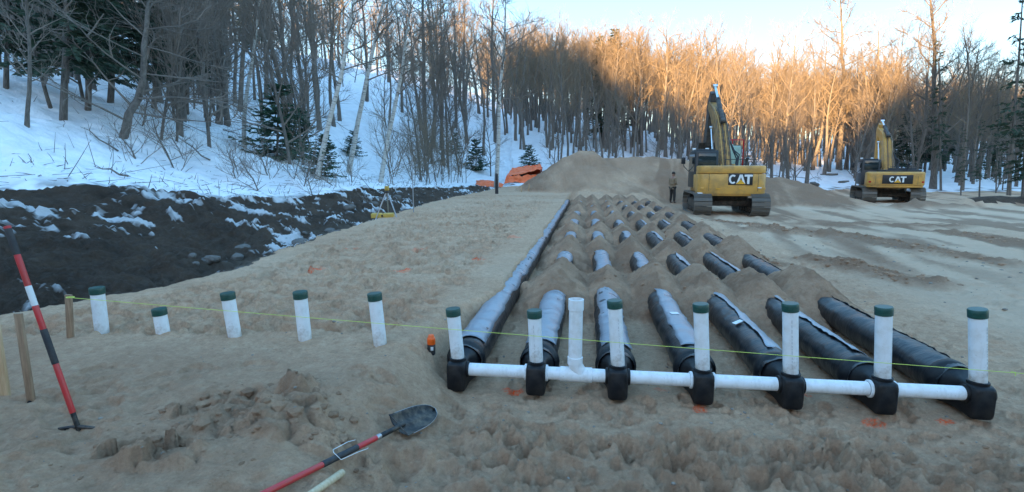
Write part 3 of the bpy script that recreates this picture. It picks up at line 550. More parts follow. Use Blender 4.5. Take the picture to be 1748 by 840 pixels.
# notable trees on the left bank
BG = 'white birches leaning over the snowy bank'
tree_px('birch0', 'birch_tree', (417, 250), (462, -60), 'pale crooked birch leaning right, leftmost of the birches on the snow bank', 'tree', BG, 1.45)
tree_px('birch1', 'birch_tree', (541, 304), (612, -90), 'white birch with a tilted slim trunk rising just right of the bushy young fir', 'tree', BG, 1.45)
tree_px('birch2', 'birch_tree', (596, 296), (672, -80), 'white birch leaning right, middle one of the three parallel tilted birches', 'tree', BG, 1.45)
tree_px('birch0', 'birch_tree', (650, 312), (722, -40), 'most tilted white birch, rightmost of the three parallel tilted birches, low on the bank', 'tree', BG, 1.45)
tree_px('birch1', 'birch_tree', (847, 321), (872, -20), 'tall straight white birch standing left of the orange tarp', 'tree', BG, 1.45)
tree_px('young1', 'leaning_tree', (212, 232), (300, -60), 'dark tree with a thick curved base leaning right on the open snow', 'tree', None, 2.6)
tree_px('dark0', 'bare_tree', (46, 216), (62, -180), 'thin grey trunk standing alone at the far left of the snow', 'tree', None, .8)
tree_px('hemlock0', 'hemlock_tree', (108, 206), (122, -260), 'dark shaggy hemlock at the far left of the snowy slope', 'tree', None, 1.1)
tree_px('hemlock1', 'hemlock_tree', (188, 176), (196, -190), 'dark hemlock standing behind the leaning thick-based tree', 'tree', None, 1.2)
tree_px('hemlock0', 'hemlock_tree', (306, 190), (312, -150), 'tall hemlock with a bare lower trunk right of the leaning tree', 'tree', None, .9)
tree_px('hemlock0', 'hemlock_tree', (150, 188), (160, -150), 'broad dark hemlock between the leaning tree and the far left hemlock', 'tree', None, 1.25)
tree_px('hemlock1', 'hemlock_tree', (262, 186), (270, -120), 'broad dark hemlock just right behind the leaning thick-based tree', 'tree', None, 1.25)
tree_px('hemlock1', 'hemlock_tree', (10, 150), (15, -200), 'hemlock cut off by the left edge of the picture', 'tree')
for (b, t, k) in [((318, 196), (312, -150), 'dark1'), ((352, 202), (338, -150), 'hard1'), ((388, 216), (392, -150), 'dark2'), ((372, 212), (366, -160), 'dark3'), ((268, 150), (262, -150), 'hard2'), ((410, 190), (416, -150), 'hard4')]:
    tree_px(k, 'bare_tree', b, t, 'straight thick trunk standing close right of the leaning tree above the snow', 'tree', 'thick bare trunks above the snow')
for (b, t, k, l) in [((472, 272), (478, 140), 'fir0', 'bushy dark green young fir on the snow bank, largest of the young firs'), ((505, 268), (515, 185), 'fir1', 'small young fir close behind the largest young fir'), ((548, 300), (556, 226), 'fir1', 'young fir low on the snow bank under the tilted birches'), ((600, 268), (603, 222), 'fir0', 'small sparse young fir between two tilted birches'), ((812, 292), (814, 236), 'fir0', 'young fir on the snow left of the tall straight birch'), ((905, 290), (902, 246), 'fir1', 'young fir on the snow right behind the orange tarp'), ((775, 262), (778, 225), 'fir1', 'tiny fir up the snow slope left of the tall straight birch')]:
    tree_px(k, 'young_fir', b, t, l, 'tree', 'young firs on the snow', 1.35)
# notable trees at the right
tree_px('tall', 'bare_tree', (1432, 290), (1428, -30), 'tallest bare tree with a broad twiggy crown, between the two excavators', 'tree')
tree_px('oak', 'bare_tree', (1592, 322), (1600, -60), 'big bare tree with spreading limbs right behind the right-hand excavator', 'tree')
tree_px('thin_spruce', 'spruce_tree', (1606, 326), (1604, 60), 'dark narrow spruce behind the big spreading bare tree', 'tree', None, .75)
tree_px('thin_spruce', 'spruce_tree', (1722, 334), (1748, -60), 'dark tall spruce at the right edge of the picture', 'tree', None, .9)
tree_px('hard2', 'dead_snag', (1512, 322), (1510, 85), 'slim straight dead snag rising behind the right-hand excavator', 'tree', None, .5)
for (b, t, k) in [((1640, 334), (1645, 215), 'thin_spruce'), ((1672, 336), (1676, 200), 'thin_spruce'), ((1745, 338), (1752, 170), 'hemlock0'), ((1700, 330), (1703, 220), 'thin_spruce')]:
    tree_px(k, 'hemlock_tree', b, t, 'low dark hemlock in the thicket at the right edge of the clearing', 'tree', 'hemlocks at the right edge')
tree_px('spruce0', 'spruce_tree', (1052, 250), (1052, 42), 'spruce top poking above the sunlit bare crowns', 'tree', None, 1.1, Y=66)
tree_px('spruce1', 'spruce_tree', (1026, 250), (1024, 56), 'sunlit spruce left of the other spruce top above the crowns', 'tree', None, 1.1, Y=64)
# the forest: individuals near, one mass behind
TR = random.Random(21); placed = []
KEEP = [(420, 17), (440, 17), (556, 18), (580, 18), (612, 18), (640, 18), (655, 12), (690, 16), (846, 14), (860, 14), (212, 22), (250, 18), (480, 22), (550, 14), (1432, 22), (892, 30), (1510, 8), (1600, 20)]
def free(x, y, d): return all((x - a) ** 2 + (y - b) ** 2 > d * d for a, b in placed)
def scatter(n, px0, px1, Y0, Y1, keys, name, label, group, dmin, s0, s1, cond=None, leanx=0.03):
    k = 0; tries = 0
    while k < n and tries < n * 60:
        tries += 1; Y = Y0 + (Y1 - Y0) * TR.random() ** .8; X = (TR.uniform(px0, px1) - CX) / F_PX * Y
        if cl(X, Y) != 2 or not free(X, Y, dmin) or (cond and not cond(X, Y)) or any(abs(X / Y * F_PX + CX - a) < b for a, b in KEEP): continue
        placed.append((X, Y)); k += 1
        tree(TR.choice(keys), name, (X, Y, zs(X, Y) - .05), where(label, X, Y, Y0, Y1), 'tree', group, TR.uniform(s0, s1), TR.uniform(0, 6.28), (TR.gauss(0, leanx), TR.gauss(0, leanx)), TR.uniform(.62, .9))
def where(label, X, Y, Y0, Y1):
    px = X / Y * F_PX + CX; row = 'front row' if Y < Y0 + .3 * (Y1 - Y0) else 'middle rows' if Y < Y0 + .65 * (Y1 - Y0) else 'back rows'
    for lim, w in ((205, 'left of the leaning tree'), (417, 'between the leaning tree and the leftmost birch'), (560, 'between the crooked birch and the next birch'), (660, 'among the three tilted birches'), (850, 'between the tilted birches and the straight birch'), (950, 'right behind the orange tarp'), (1060, 'above the left half of the sand pile'), (1165, 'above the right half of the sand pile'), (1310, 'right behind the near excavator'), (1425, 'left of the tallest bare tree'), (1500, 'right of the tallest bare tree'), (1600, 'right behind the farther excavator'), (9999, 'at the right edge of the clearing')):
        if px < lim: return label + ', ' + row + ' ' + w
inl = lambda d: (lambda X, Y: X < np.interp(Y, TY, TX) - d)
HW = ['hard%d' % i for i in range(6)]; DK = ['dark%d' % i for i in range(4)]; YG = ['young%d' % i for i in range(4)]; SP = ['sapling%d' % i for i in range(3)]
scatter(60, -60, 880, 25, 52, DK + HW[:3], 'bare_tree', 'grey-brown bare tree', 'bare trees on the left slope', 1.3, .75, 1.1, inl(4.5))
scatter(74, 60, 900, 18, 46, YG, 'young_bare_tree', 'slender young bare tree', 'young trees on the left slope', .9, .8, 1.3, inl(2.2), .07)
scatter(70, 900, 1500, 44, 70, HW, 'bare_tree', 'bare hardwood', 'sunlit hardwoods behind the sand pile', 1.5, .58, .80)
scatter(22, 1480, 1800, 39, 60, HW + DK, 'bare_tree', 'bare grey tree', 'bare trees at the right', 1.6, .55, .85)
scatter(46, 540, 800, 20, 42, SP, 'leaning_sapling', 'thin pale leaning sapling', 'saplings on the snow bank', .35, .7, 1.25, inl(.8), .16)
scatter(14, 1260, 1760, 38, 48, YG, 'young_bare_tree', 'thin young bare tree', 'young trees behind the excavators', 1.0, .7, 1.0)
scatter(12, 940, 1260, 43, 52, YG, 'young_bare_tree', 'slim twiggy young tree', 'young trees behind the sand pile', 1.0, .7, 1.0)
for (px, py) in [(305, 290), (318, 275), (345, 180), (410, 300), (460, 305), (245, 215), (440, 325), (400, 305), (520, 320), (535, 335), (500, 305), (280, 240), (575, 318), (600, 312), (235, 280)]:
    b = hit(px, py); tree(TR.choice(['brush0', 'brush1', 'brush2']), 'dead_shrub', b, 'small leafless twiggy shrub poking out of the left snow bank', 'shrub', 'twiggy shrubs in the snow', TR.uniform(.6, 1.1), None, (TR.gauss(0, .2), TR.gauss(0, .2)))
def far_wood(name, n, px0, px1, Y0, Y1, keys, s0, s1, dmin=1.2):
    pts = []; sc = []; rot = []; pk = []; tries = 0; loc = []
    while len(pts) < n and tries < n * 40:
        tries += 1; Y = TR.uniform(Y0, Y1); X = (TR.uniform(px0, px1) - CX) / F_PX * Y
        if cl(X, Y) != 2 or (X < 5 and X > np.interp(Y, TY, TX) - 5 and Y < 44): continue
        pts.append((X, Y, zs(X, Y) - .1)); sc.append(TR.uniform(s0, s1)); rot.append(TR.uniform(0, 6.28)); pk.append(TR.randrange(len(keys)))
    me = bpy.data.meshes.new(name); me.from_pydata(pts, [], [])
    for a, ty, d in (('sc', 'FLOAT', sc), ('rot', 'FLOAT', rot), ('pk', 'INT', pk)): me.attributes.new(a, ty, 'POINT').data.foreach_set('value', d)
    o = link(name, me); tag(o, kind='stuff')
    g = bpy.data.node_groups.new(name, 'GeometryNodeTree'); g.interface.new_socket('Geometry', in_out='INPUT', socket_type='NodeSocketGeometry'); g.interface.new_socket('Geometry', in_out='OUTPUT', socket_type='NodeSocketGeometry')
    gi = g.nodes.new('NodeGroupInput'); go = g.nodes.new('NodeGroupOutput'); join = g.nodes.new('GeometryNodeJoinGeometry')
    def na(nm, ty):
        a = g.nodes.new('GeometryNodeInputNamedAttribute'); a.data_type = ty; a.inputs[0].default_value = nm; return a.outputs[0]
    for i, k in enumerate(keys):
        io = g.nodes.new('GeometryNodeInstanceOnPoints'); cmp_ = g.nodes.new('FunctionNodeCompare'); cmp_.data_type = 'INT'; cmp_.operation = 'EQUAL'; cmp_.inputs[3].default_value = i
        g.links.new(na('pk', 'INT'), cmp_.inputs[2]); g.links.new(cmp_.outputs[0], io.inputs['Selection'])
        tj = g.nodes.new('GeometryNodeJoinGeometry')
        for n_, m_ in PROTO[k][0]:
            src = bpy.data.objects.get('source_' + k + n_) or bpy.data.objects.new('source_' + k + n_, m_)
            oi = g.nodes.new('GeometryNodeObjectInfo'); oi.inputs['Object'].default_value = src; oi.inputs['As Instance'].default_value = True; g.links.new(oi.outputs['Geometry'], tj.inputs[0])
        gti = g.nodes.new('GeometryNodeGeometryToInstance'); g.links.new(tj.outputs[0], gti.inputs[0])
        g.links.new(gi.outputs[0], io.inputs['Points']); g.links.new(gti.outputs[0], io.inputs['Instance'])
        cx = g.nodes.new('ShaderNodeCombineXYZ'); g.links.new(na('rot', 'FLOAT'), cx.inputs[2]); g.links.new(cx.outputs[0], io.inputs['Rotation']); g.links.new(na('sc', 'FLOAT'), io.inputs['Scale'])
        g.links.new(io.outputs[0], join.inputs[0])
    g.links.new(join.outputs[0], go.inputs[0]); md = o.modifiers.new('trees', 'NODES'); md.node_group = g
    return o
far_wood('distant_woods', 270, -120, 870, 42, 150, DK + HW[:3] + YG[:2], .75, 1.1)
far_wood('dark_evergreens', 26, -120, 480, 38, 100, ['hemlock0', 'hemlock1', 'spruce0'], .7, 1.1)
far_wood('sunlit_woods', 420, 860, 1480, 56, 110, HW, .6, .82)
far_wood('hillside_woods', 620, 820, 1900, 105, 185, HW, .7, 1.0)
far_wood('right_woods', 300, 1450, 1900, 50, 130, HW + DK + HW + ['hemlock1'], .55, .85)

# ---------------------------------------------------------------- drain tubes
def tube_mesh(name, a0, a1, r, u0, u1, nu, na_, seed, mat, amp=.0095, wave=0, closed=False, thick=0):
    rg = np.random.default_rng(seed); uu = np.linspace(u0, u1, nu); 
    if closed: aa = np.arange(na_) * 2 * np.pi / na_
    U = uu[:, None] * np.ones(na_)[None]
    if closed: Aa = np.ones(nu)[:, None] * aa[None]
    else:
        w0 = a0 + wave * fbm(uu * 3.1, uu * 0 + seed, 3, seed); w1 = a1 + wave * fbm(uu * 2.6, uu * 0 + seed + 5, 3, seed + 1); Aa = w0[:, None] + (w1 - w0)[:, None] * np.linspace(0, 1, na_)[None]
    rr = r + amp * (fbm(U * 9 + seed, np.cos(Aa) * 2.2 + np.sin(Aa) * 1.1, 3, seed + 2) + .7 * fbm(U * 26, np.cos(Aa) * 2 + seed, 2, seed + 3)) + .002 * np.sin(U * 2 * np.pi / .085)
    c = .164 + .006 * fbm(U * .9, U * 0 + seed, 2, seed + 7); side = .012 * fbm(U * .45, U * 0 + seed + 3, 2, seed + 8)
    if not closed: rr = rr + .004 + .006 * np.abs(np.linspace(-1, 1, na_))[None] ** 4
    X = O[0] + U * DU[0] + (side + rr * np.cos(Aa)) * DV[0]; Y = O[1] + U * DU[1] + (side + rr * np.cos(Aa)) * DV[1]; Zz = c + rr * np.sin(Aa)
    V = np.stack([X, Y, Zz], -1).reshape(-1, 3); I = np.arange(nu * na_).reshape(nu, na_)
    q = np.stack([I[:-1], np.roll(I, -1, 1)[:-1], np.roll(I, -1, 1)[1:], I[1:]], -1) if closed else np.stack([I[:-1, :-1], I[:-1, 1:], I[1:, 1:], I[1:, :-1]], -1)
    q = q.reshape(-1, 4); me = np_mesh(name, V, [q]); uvl = me.uv_layers.new(name='UVMap')
    lv = np.empty(len(me.loops), np.int32); me.loops.foreach_get('vertex_index', lv); uvl.data.foreach_set('uv', np.stack([U.ravel()[lv], Aa.ravel()[lv] * .15], -1).astype(np.float32).ravel()); me.materials.append(mat); return me
FLAPS = [(38, 142, 'flapsheen'), (36, 138, 'flapsheen'), (34, 134, 'flapsheen'), (40, 118, 'flapsheen'), (38, 92, 'flap'), (36, 92, 'flap'), (18, 62, 'flapdark')]
TL = ['leftmost drain tube, half buried along the edge of the sand plateau', 'drain tube behind the open-topped white standpipe, second from the left', 'third drain tube from the left, running almost straight away from the viewer', 'fourth drain tube, middle of the seven, with a white sticker on top', 'fifth drain tube from the left, with a pale grey flap and small white tag', 'sixth drain tube, with a wide pale grey flap folded along its top', 'rightmost black drain tube, all dark with a dark flap on its right side']
RS = {}
for j in range(7):
    v = j * SPACE; root = thing('drain_tube', TL[j], 'drain tube', W(0, v), 0, 'fabric-wrapped drain tubes running up the bed')
    b = link('tube', tube_mesh('tube', 0, 0, .145, .17, 21.4 if j else 22.4, 480, 26, 300 + j, M['fabric'], closed=True), None, root); off = Vector((O[0], O[1], 0)); b.location = -off
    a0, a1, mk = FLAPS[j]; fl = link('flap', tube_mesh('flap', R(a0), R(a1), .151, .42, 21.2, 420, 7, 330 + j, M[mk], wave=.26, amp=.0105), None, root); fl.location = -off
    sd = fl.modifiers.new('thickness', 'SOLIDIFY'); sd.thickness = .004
    if j in (3, 4): # sticker
        uu = 1.35 if j == 3 else 1.15; lb = MB(); a = R(88 if j == 3 else 112); p = W(uu, v + .168 * math.cos(a), .158 + .170 * math.sin(a)) - Vector(root.location)
        m3 = Matrix.Rotation(-math.atan2(DU[0], DU[1]), 3, 'Z') @ Matrix.Rotation(R(90) - a, 3, 'Y') @ Matrix.Rotation(.25, 3, 'Z'); lb.box(p, (.085, .07, .003), m3); lb.obj('sticker', M['label'], root)
    elif j in (2, 5):
        pass
# tags at the ends of the second visible lengths
# ---------------------------------------------------------------- adapter boxes, header, risers
BL = ['black adapter box half buried in sand at the left end of the header', 'black adapter box left of the white tee with the open standpipe', 'black adapter box right of the white tee with the open standpipe', 'middle one of the seven black adapter boxes', 'black adapter box on the fifth drain tube from the left', 'black adapter box on the tube with the wide pale flap', 'black adapter box at the right end of the white header']
def super_ring(cu, cv, cz, hw, hz, e, n=28):
    out = []
    for i in range(n):
        a = 2 * math.pi * i / n; c, s = math.cos(a), math.sin(a); out.append((cu, cv + hw * math.copysign(abs(c) ** (2 / e), c), cz + hz * math.copysign(abs(s) ** (2 / e), s)))
    return out
rotT = Matrix((( DV[0], DU[0], 0), (DV[1], DU[1], 0), (0, 0, 1)))
def local(u, v, z): return rotT @ Vector((v, u, z))
for j in range(7):
    v = j * SPACE; root = thing('adapter_box', BL[j], 'pipe adapter', W(0, v), 0, 'black adapter boxes along the white header')
    mb = MB(); secs = [(-.118, .142, .058, .100, 5), (-.108, .142, .068, .112, 6), (-.088, .142, .075, .119, 7), (.06, .145, .075, .121, 7), (.11, .152, .092, .130, 4), (.20, .156, .146, .150, 2.2), (.24, .160, .160, .160, 2), (.25, .160, .165, .165, 2), (.30, .160, .165, .165, 2), (.31, .160, .158, .158, 2)]
    prev = None
    for k, (u, cz, hw, hz, e) in enumerate(secs):
        ring = [mb.bm.verts.new(local(p[0], p[1], p[2])) for p in super_ring(u, 0, cz, hw, hz, e)]
        if prev:
            for i in range(28): mb.bm.faces.new((prev[i], prev[(i + 1) % 28], ring[(i + 1) % 28], ring[i]))
        else: mb.bm.faces.new(ring)
        prev = ring
    mb.bm.faces.new(prev[::-1]); mb.obj('body', M['blackplastic'], root, 40)
    c = MB(); c.lathe([(.066, 0), (.066, .02), (.060, .024), (.056, .024), (.056, 0)], local(-.02, 0, .258), 24); c.obj('collar', M['blackplastic'], root)
    for sd_ in (-1, 1):
        if (j == 0 and sd_ < 0): continue
        c = MB(); c.lathe([(.064, 0), (.064, .014), (.058, .018)], local(-.02, sd_ * .074, .184), 24, axis=local(0, sd_, 0)); c.obj('side_socket', M['blackplastic'] if (j + sd_) % 2 else M['pvc'], root)
# header lengths between the boxes
HL = ['white header pipe between the half buried box and the second box', 'white header pipe with a tee and an open-topped standpipe', 'white header pipe between the third and middle boxes', 'white header pipe right of the middle black box', 'white header pipe between the fifth and sixth black boxes', 'rightmost white header pipe, ending at the last black box']
zh = .184
for j in range(6):
    va = j * SPACE + .078; vb = (j + 1) * SPACE - .078; mid = (va + vb) / 2
    root = thing('header_pipe', HL[j], 'pipe', W(-.02, mid), 0, 'white header pipes linking the black boxes'); org = Vector(root.location)
    mb = MB(); mb.cyl(W(-.02, va, zh) - org, W(-.02, vb, zh) - org, .0500, seg=28); mb.obj('pipe', M['pvc'], root)
    mb = MB(); 
    for q in ((va + .012, vb - .012) if j in (0, 2, 5) else (vb - .014,)): mb.cyl(W(-.02, q - .0025, zh) - org, W(-.02, q + .0025, zh) - org, .0508, seg=28)
    mb.obj('seam_ring', M['grip'], root)
    if j == 1:
        vt = va + .22; ex = W(-.02, vt, zh) - org
        mb = MB(); ax = Vector((DV[0], DV[1], 0)); mb.lathe([(.0500, -.115), (.0575, -.112), (.0575, .13), (.0500, .133)], ex, 28, axis=ax)
        top = [ex + Vector((0, 0, 0)) + ax * .055, ex + ax * .03 + Vector((0, 0, .03)), ex + ax * .008 + Vector((0, 0, .065)), ex + ax * 0 + Vector((0, 0, .10))]; mb.tube(top, .055, 24); mb.lathe([(.0515, 0), (.0585, .003), (.0585, .055), (.052, .057)], ex + Vector((0, 0, .085)), 28); mb.obj('tee_fitting', M['pvc'], root, 50)
        mb = MB(); mb.lathe([(.0525, .14), (.0525, .51), (.0585, .513), (.0585, .595), (.050, .597), (.050, .3)], ex, 28); mb.obj('standpipe', M['pvc'], root)
        mb = MB(); mb.lathe([(.0498, .52), (.0498, .521)], ex, 24); mb.obj('bore_shade', M['dark'], root)  # dark disc stands for the shade inside the open pipe
def riser(base, top, label, group, name='vent_pipe', sink=.1, streak=0, caplen=.062):
    b, t = Vector(base), Vector(top); d = (t - b).normalized(); L = (t - b).length; root = thing(name, label, 'pipe', b, 0, group)
    mb = MB(); mb.lathe([(.0525, -sink), (.0525, L - caplen * .5)], (0, 0, 0), 28, axis=d); mb.obj('pipe', M['pvcmud'], root)
    if streak:
        mb = MB(); q = d.cross(Vector((0, 1, 0))).normalized(); f = Vector((0, -1, 0)) - d * d.dot(Vector((0, -1, 0))); f.normalize(); z0 = .06
        while z0 < L - .12: l = random.uniform(.008, .03); mb.box(d * (z0 + l / 2) + (f * math.cos(streak) + q * math.sin(streak)) * .0522, (.005, .002, l), d.to_track_quat('Z', 'Y').to_matrix()); z0 += l + random.uniform(.004, .02)
        mb.obj('print_streak', M['grey'], root)
    mb = MB(); prof = [(.0535, L - caplen), (.0575, L - caplen + .002), (.0575, L - .034), (.0560, L - .033), (.0560, L - .031), (.0580, L - .030), (.0580, L - .008), (.054, L - .001), (.040, L), (.0001, L)]
    mb.lathe(prof, (0, 0, 0), 28, axis=d); mb.obj('cap', M['cap'], root); return root
LG = 'capped white pipes sticking up from the sand at the left'
for (bx, by, tx, ty, l) in [(175, 571, 165, 490, 'green-capped white pipe right beside the wooden stake tied to the string'), (280, 576, 271, 526, 'shortest green-capped white pipe, almost buried in the sand'), (401, 575, 388, 499, 'green-capped white pipe in the middle of the buried five'), (521, 580, 512, 497, 'green-capped white pipe with sand lying on its cap'), (649, 586, 639, 500, 'rightmost of the buried green-capped pipes, left of the orange spray can')]:
    b0 = at(bx, by, .36); X0 = b0.x; Y0 = O[1] - .12741 * (X0 - O[0]); b = atY(bx, by, Y0); t = atY(tx, ty, Y0); riser(b, t, l, LG, sink=.18)
RG = 'capped white risers on the black boxes'
RLb = ['riser on the half buried black box at the left end of the header', 'riser just left of the open standpipe', 'riser just right of the open standpipe', 'middle one of the seven capped risers', 'fifth capped riser from the left, on the header', 'second capped riser from the right', 'rightmost green-capped riser, at the end of the header']
for j, (bx, by, tx, ty) in enumerate([(779, 614, 773, 526), (911, 620, 912, 529), (1047, 630, 1049, 512), (1190, 636, 1196, 518), (1340, 642, 1349, 517), (1494, 648, 1509, 523), (1652, 654, 1669, 527)]):
    c = W(-.02, j * SPACE, .268); t = atY(tx, ty, c.y); riser(c, t, 'white ' + RLb[j], RG, sink=.02, streak=(0, .25, -.2, 0, .3, 0, -.4)[j])

# ---------------------------------------------------------------- string, stakes, tools
sA, sB = atY(118, 508, 4.06), atY(1900, 649, 3.22); mb = MB(); mb.tube([sA.lerp(sB, i / 12) - Vector((0, 0, .012 * math.sin(math.pi * i / 12))) for i in range(13)], .0021, 6)
st = tag(thing('guide_string', 'yellow-green mason string stretched low across the row of pipes', 'string', sA), None)
o = mb.obj('cord', M['string'], st); o.location = -sA
kp = atY(1733, 636, 3.30); mb = MB(); rk = random.Random(2)
for i in range(7): mb.tube([kp, kp + Vector((rk.uniform(-.02, .02), rk.uniform(-.02, .02), rk.uniform(-.022, .012)))], .002, 4)
o = mb.obj('frayed_knot', M['string'], st); o.location = -sA
def stake(bp, tp, zb, wx, wy, mat, label, Y=None):
    b = at(bp[0], bp[1], zb); b = Vector((b.x, b.y, zs(b.x, b.y) - .10)) if Y is None else b; t = atY(tp[0], tp[1], b.y); o = thing('wooden_stake', label, 'stake', b, 0, 'wooden stakes at the left')
    mb = MB(); mb.bar((0, 0, 0), t - b, wx, wy, (0, 1, 0), .002); mb.obj('shaft', M[mat], o, 30); return o
s1 = stake((119, 578), (117, 503), .36, .05, .022, 'stake', 'short weathered stake with the yellow string tied to its top')
mb = MB(); mb.tube([(.03 * math.cos(a), .02 * math.sin(a), 0) for a in np.linspace(0, 6.3, 12)], .003, 5); kn = mb.obj('string_loop', M['string'], s1); kn.location = Vector((sA.x, sA.y + .01, sA.z)) - s1.location
s2 = stake((53, 676), (31, 535), .37, .042, .02, 'stake', 'grey-brown leaning stake between the rake and the left edge of the picture')
mb = MB(); p = Vector((.0, -.013, .13)); mb.lathe([(.014, 0), (.014, .003), (.0001, .004)], p, 10, axis=(0, -1, 0)); mb.obj('knot', M['dark'], s2)
stake((9, 668), (-14, 520), .37, .05, .022, 'stake2', 'pale fresh stake cut off by the left edge of the picture')
def handle(root, p0, p1, r, secs, org):
    """secs: (t0, t1, material, part name, radius factor)"""
    for (a, b, m, n, k) in secs:
        mb = MB(); q0, q1 = p0.lerp(p1, a) - org, p0.lerp(p1, b) - org; mb.lathe([(r * k * .96, 0), (r * k, .004), (r * k, (q1 - q0).length - .004), (r * k * .96, (q1 - q0).length)], q0, 16, axis=(q1 - q0)); mb.obj(n, M[m], root)
rb = hit(135, 735) - Vector((0, 0, .008)); rt_ = atY(12, 386, rb.y + .05); rake = thing('garden_rake', 'red and black handled rake standing with its head sunk in the sand', 'rake', rb); org = rb.copy()
handle(rake, rb, rt_, .0148, [(-.01, .09, 'steel', 'ferrule', .85), (.09, .335, 'red', 'lower_shaft', 1), (.335, .505, 'grip', 'middle_grip', 1.12), (.505, .62, 'red', 'middle_shaft', 1), (.62, .715, 'label', 'sticker', 1.02), (.715, .865, 'red', 'upper_shaft', 1), (.865, .988, 'grip', 'top_grip', 1.12), (.988, 1.0, 'red', 'end_cap', 1.1)], org)
mb = MB(); mb.tube([(-.13, .0, .006), (-.07, -.004, .017), (0, 0, .022), (.07, -.002, .017), (.135, .01, .004)], [.007, .009, .011, .009, .007], 8)
for i in range(11): mb.cyl((-.125 + .025 * i, .0, .012), (-.125 + .025 * i, -.012, -.05), .004, .002, 6)
mb.obj('rake_head', M['steel'], rake)
# shovel lying on the sand
tip = hit(729, 716) + Vector((0, 0, .03)); hb = hit(678, 745) + Vector((0, 0, .055)); he = hit(470, 846) + Vector((0, 0, .035)); sh = thing('shovel', 'long-handled round-point shovel with black blade and red and black handle lying on the sand', 'shovel', hb); org = hb.copy()
ax = (he - hb).normalized(); end = hb + ax * 1.15
handle(sh, hb, end, .0158, [(-.06, .135, 'steel', 'socket', .95), (.135, .165, 'bright', 'band', 1.08), (.165, .30, 'red', 'upper_shaft', 1), (.30, .52, 'grip', 'grip', 1.1), (.52, .98, 'red', 'lower_shaft', 1), (.98, 1.0, 'grip', 'end_cap', 1.1)], org)
bx = -ax; upv = (Vector((0, 0, 1)) * .75 - hb.normalized() * .65 + Vector((0, 0, .0))); upv = (upv - bx * upv.dot(bx)).normalized(); side = upv.cross(bx).normalized()
bl = (tip - hb).dot(bx) + .02; nU, nW = 22, 17; V = []; F = []
for i in range(nU):
    t = i / (nU - 1); wdt = .088 * (1 - .10 * t) * math.sqrt(max(0, 1 - max(0, (t - .42) / .58) ** 2.3)) + .002
    for k in range(nW):
        a = -1 + 2 * k / (nW - 1); y = a * wdt; V.append(hb - org + bx * (t * bl) + side * y + upv * (.035 * a * a * (1 - .5 * t) - .012 + .014 * math.exp(-(y / .018) ** 2) * (1 - t) ** .7 - .03 * t * (1 - t)))
for i in range(nU - 1):
    for k in range(nW - 1): F.append((i * nW + k, i * nW + k + 1, (i + 1) * nW + k + 1, (i + 1) * nW + k))
me = bpy.data.meshes.new('blade'); me.from_pydata(V, [], F); me.polygons.foreach_set('use_smooth', [True] * len(F)); bo = link('blade', me, M['steel'], sh); sd = bo.modifiers.new('thickness', 'SOLIDIFY'); sd.thickness = .003
rim = MB(); 
edge = [V[i * nW] for i in range(nU)] + [V[i * nW + nW - 1] for i in range(nU - 1, -1, -1)]
rim.tube([Vector(p) for p in edge[3:-3]], .0022, 5); rim.obj('worn_edge', M['bright'], sh)
for sg in (-1, 1):
    st_ = MB(); q = V[0 if sg < 0 else nW - 1]; st_.tube([Vector(q) - side * sg * .075 * (1 if sg > 0 else 1) , Vector(q)], .004, 6); st_.obj('foot_step', M['steel'], sh)
wr = hb + ax * .39; mb = MB(); u_ = Vector((0, 0, 1)); pts = [wr - ax * .10 - side * .035 + u_ * .008, wr - ax * .10 - side * .034, wr - ax * .02 - side * .045 + u_ * .02, wr + ax * .11 - side * .04 + u_ * .02, wr + ax * .12 + side * .01 + u_ * .025, wr + ax * .10 + side * .04 + u_ * .01, wr - ax * .02 + side * .05 + u_ * .004, wr - ax * .07 + side * .045]
for p in pts: p.z = max(p.z, zs(p.x, p.y) + .006)
w0 = tag(MB().tube([p - wr for p in pts], .0017, 6).obj('wire_loop', M['wht']), 'thin pale wire bent around the shovel handle', 'wire'); w0.location = wr
p0, p1 = hit(586, 822) + Vector((0, 0, .045)), hit(500, 905) + Vector((0, 0, .09)); wh = thing('wooden_pole', 'pale round wooden pole end at the bottom edge beside the shovel', 'pole', p0)
mb = MB(); L = (p1 - p0).length; mb.lathe([(.0001, 0), (.013, .001), (.019, .008), (.020, .03), (.0185, .12), (.0175, L)], (0, 0, 0), 20, axis=(p1 - p0)); mb.obj('shaft', M['helve'], wh, 50)
mb = MB(); mb.lathe([(.004, 0), (.004, .002), (.0001, .003)], (p1 - p0).normalized() * .03 + Vector((0, -.014, .014)), 8, axis=(0, -1, 1)); mb.obj('hole_shade', M['dark'], wh)  # solid dark dot painted as the shade of a hanging hole
# marking-paint can
cb = at(736, 578, .36); cb.z = zs(cb.x, cb.y); cn = thing('spray_can', 'dark spray paint can with a bright orange cap standing on the sand', 'spray can', cb)
MB().lathe([(.030, -.01), (.033, 0), (.033, .098), (.029, .108), (.0001, .110)], (0, 0, 0), 24).obj('can', M['grip'], cn)
MB().lathe([(.0333, .028), (.0336, .029), (.0336, .072), (.0333, .073)], (0, 0, 0), 24).obj('label_band', M['iron'], cn)
MB().box((.010, -.0325, .05), (.022, .006, .03), None, .001).obj('print_patch', M['label'], cn)
MB().lathe([(.033, .080), (.0345, .083), (.0345, .130), (.027, .140), (.022, .158), (.021, .160), (.0001, .160)], (0, 0, 0), 24).obj('cap', M['paintcap'], cn)

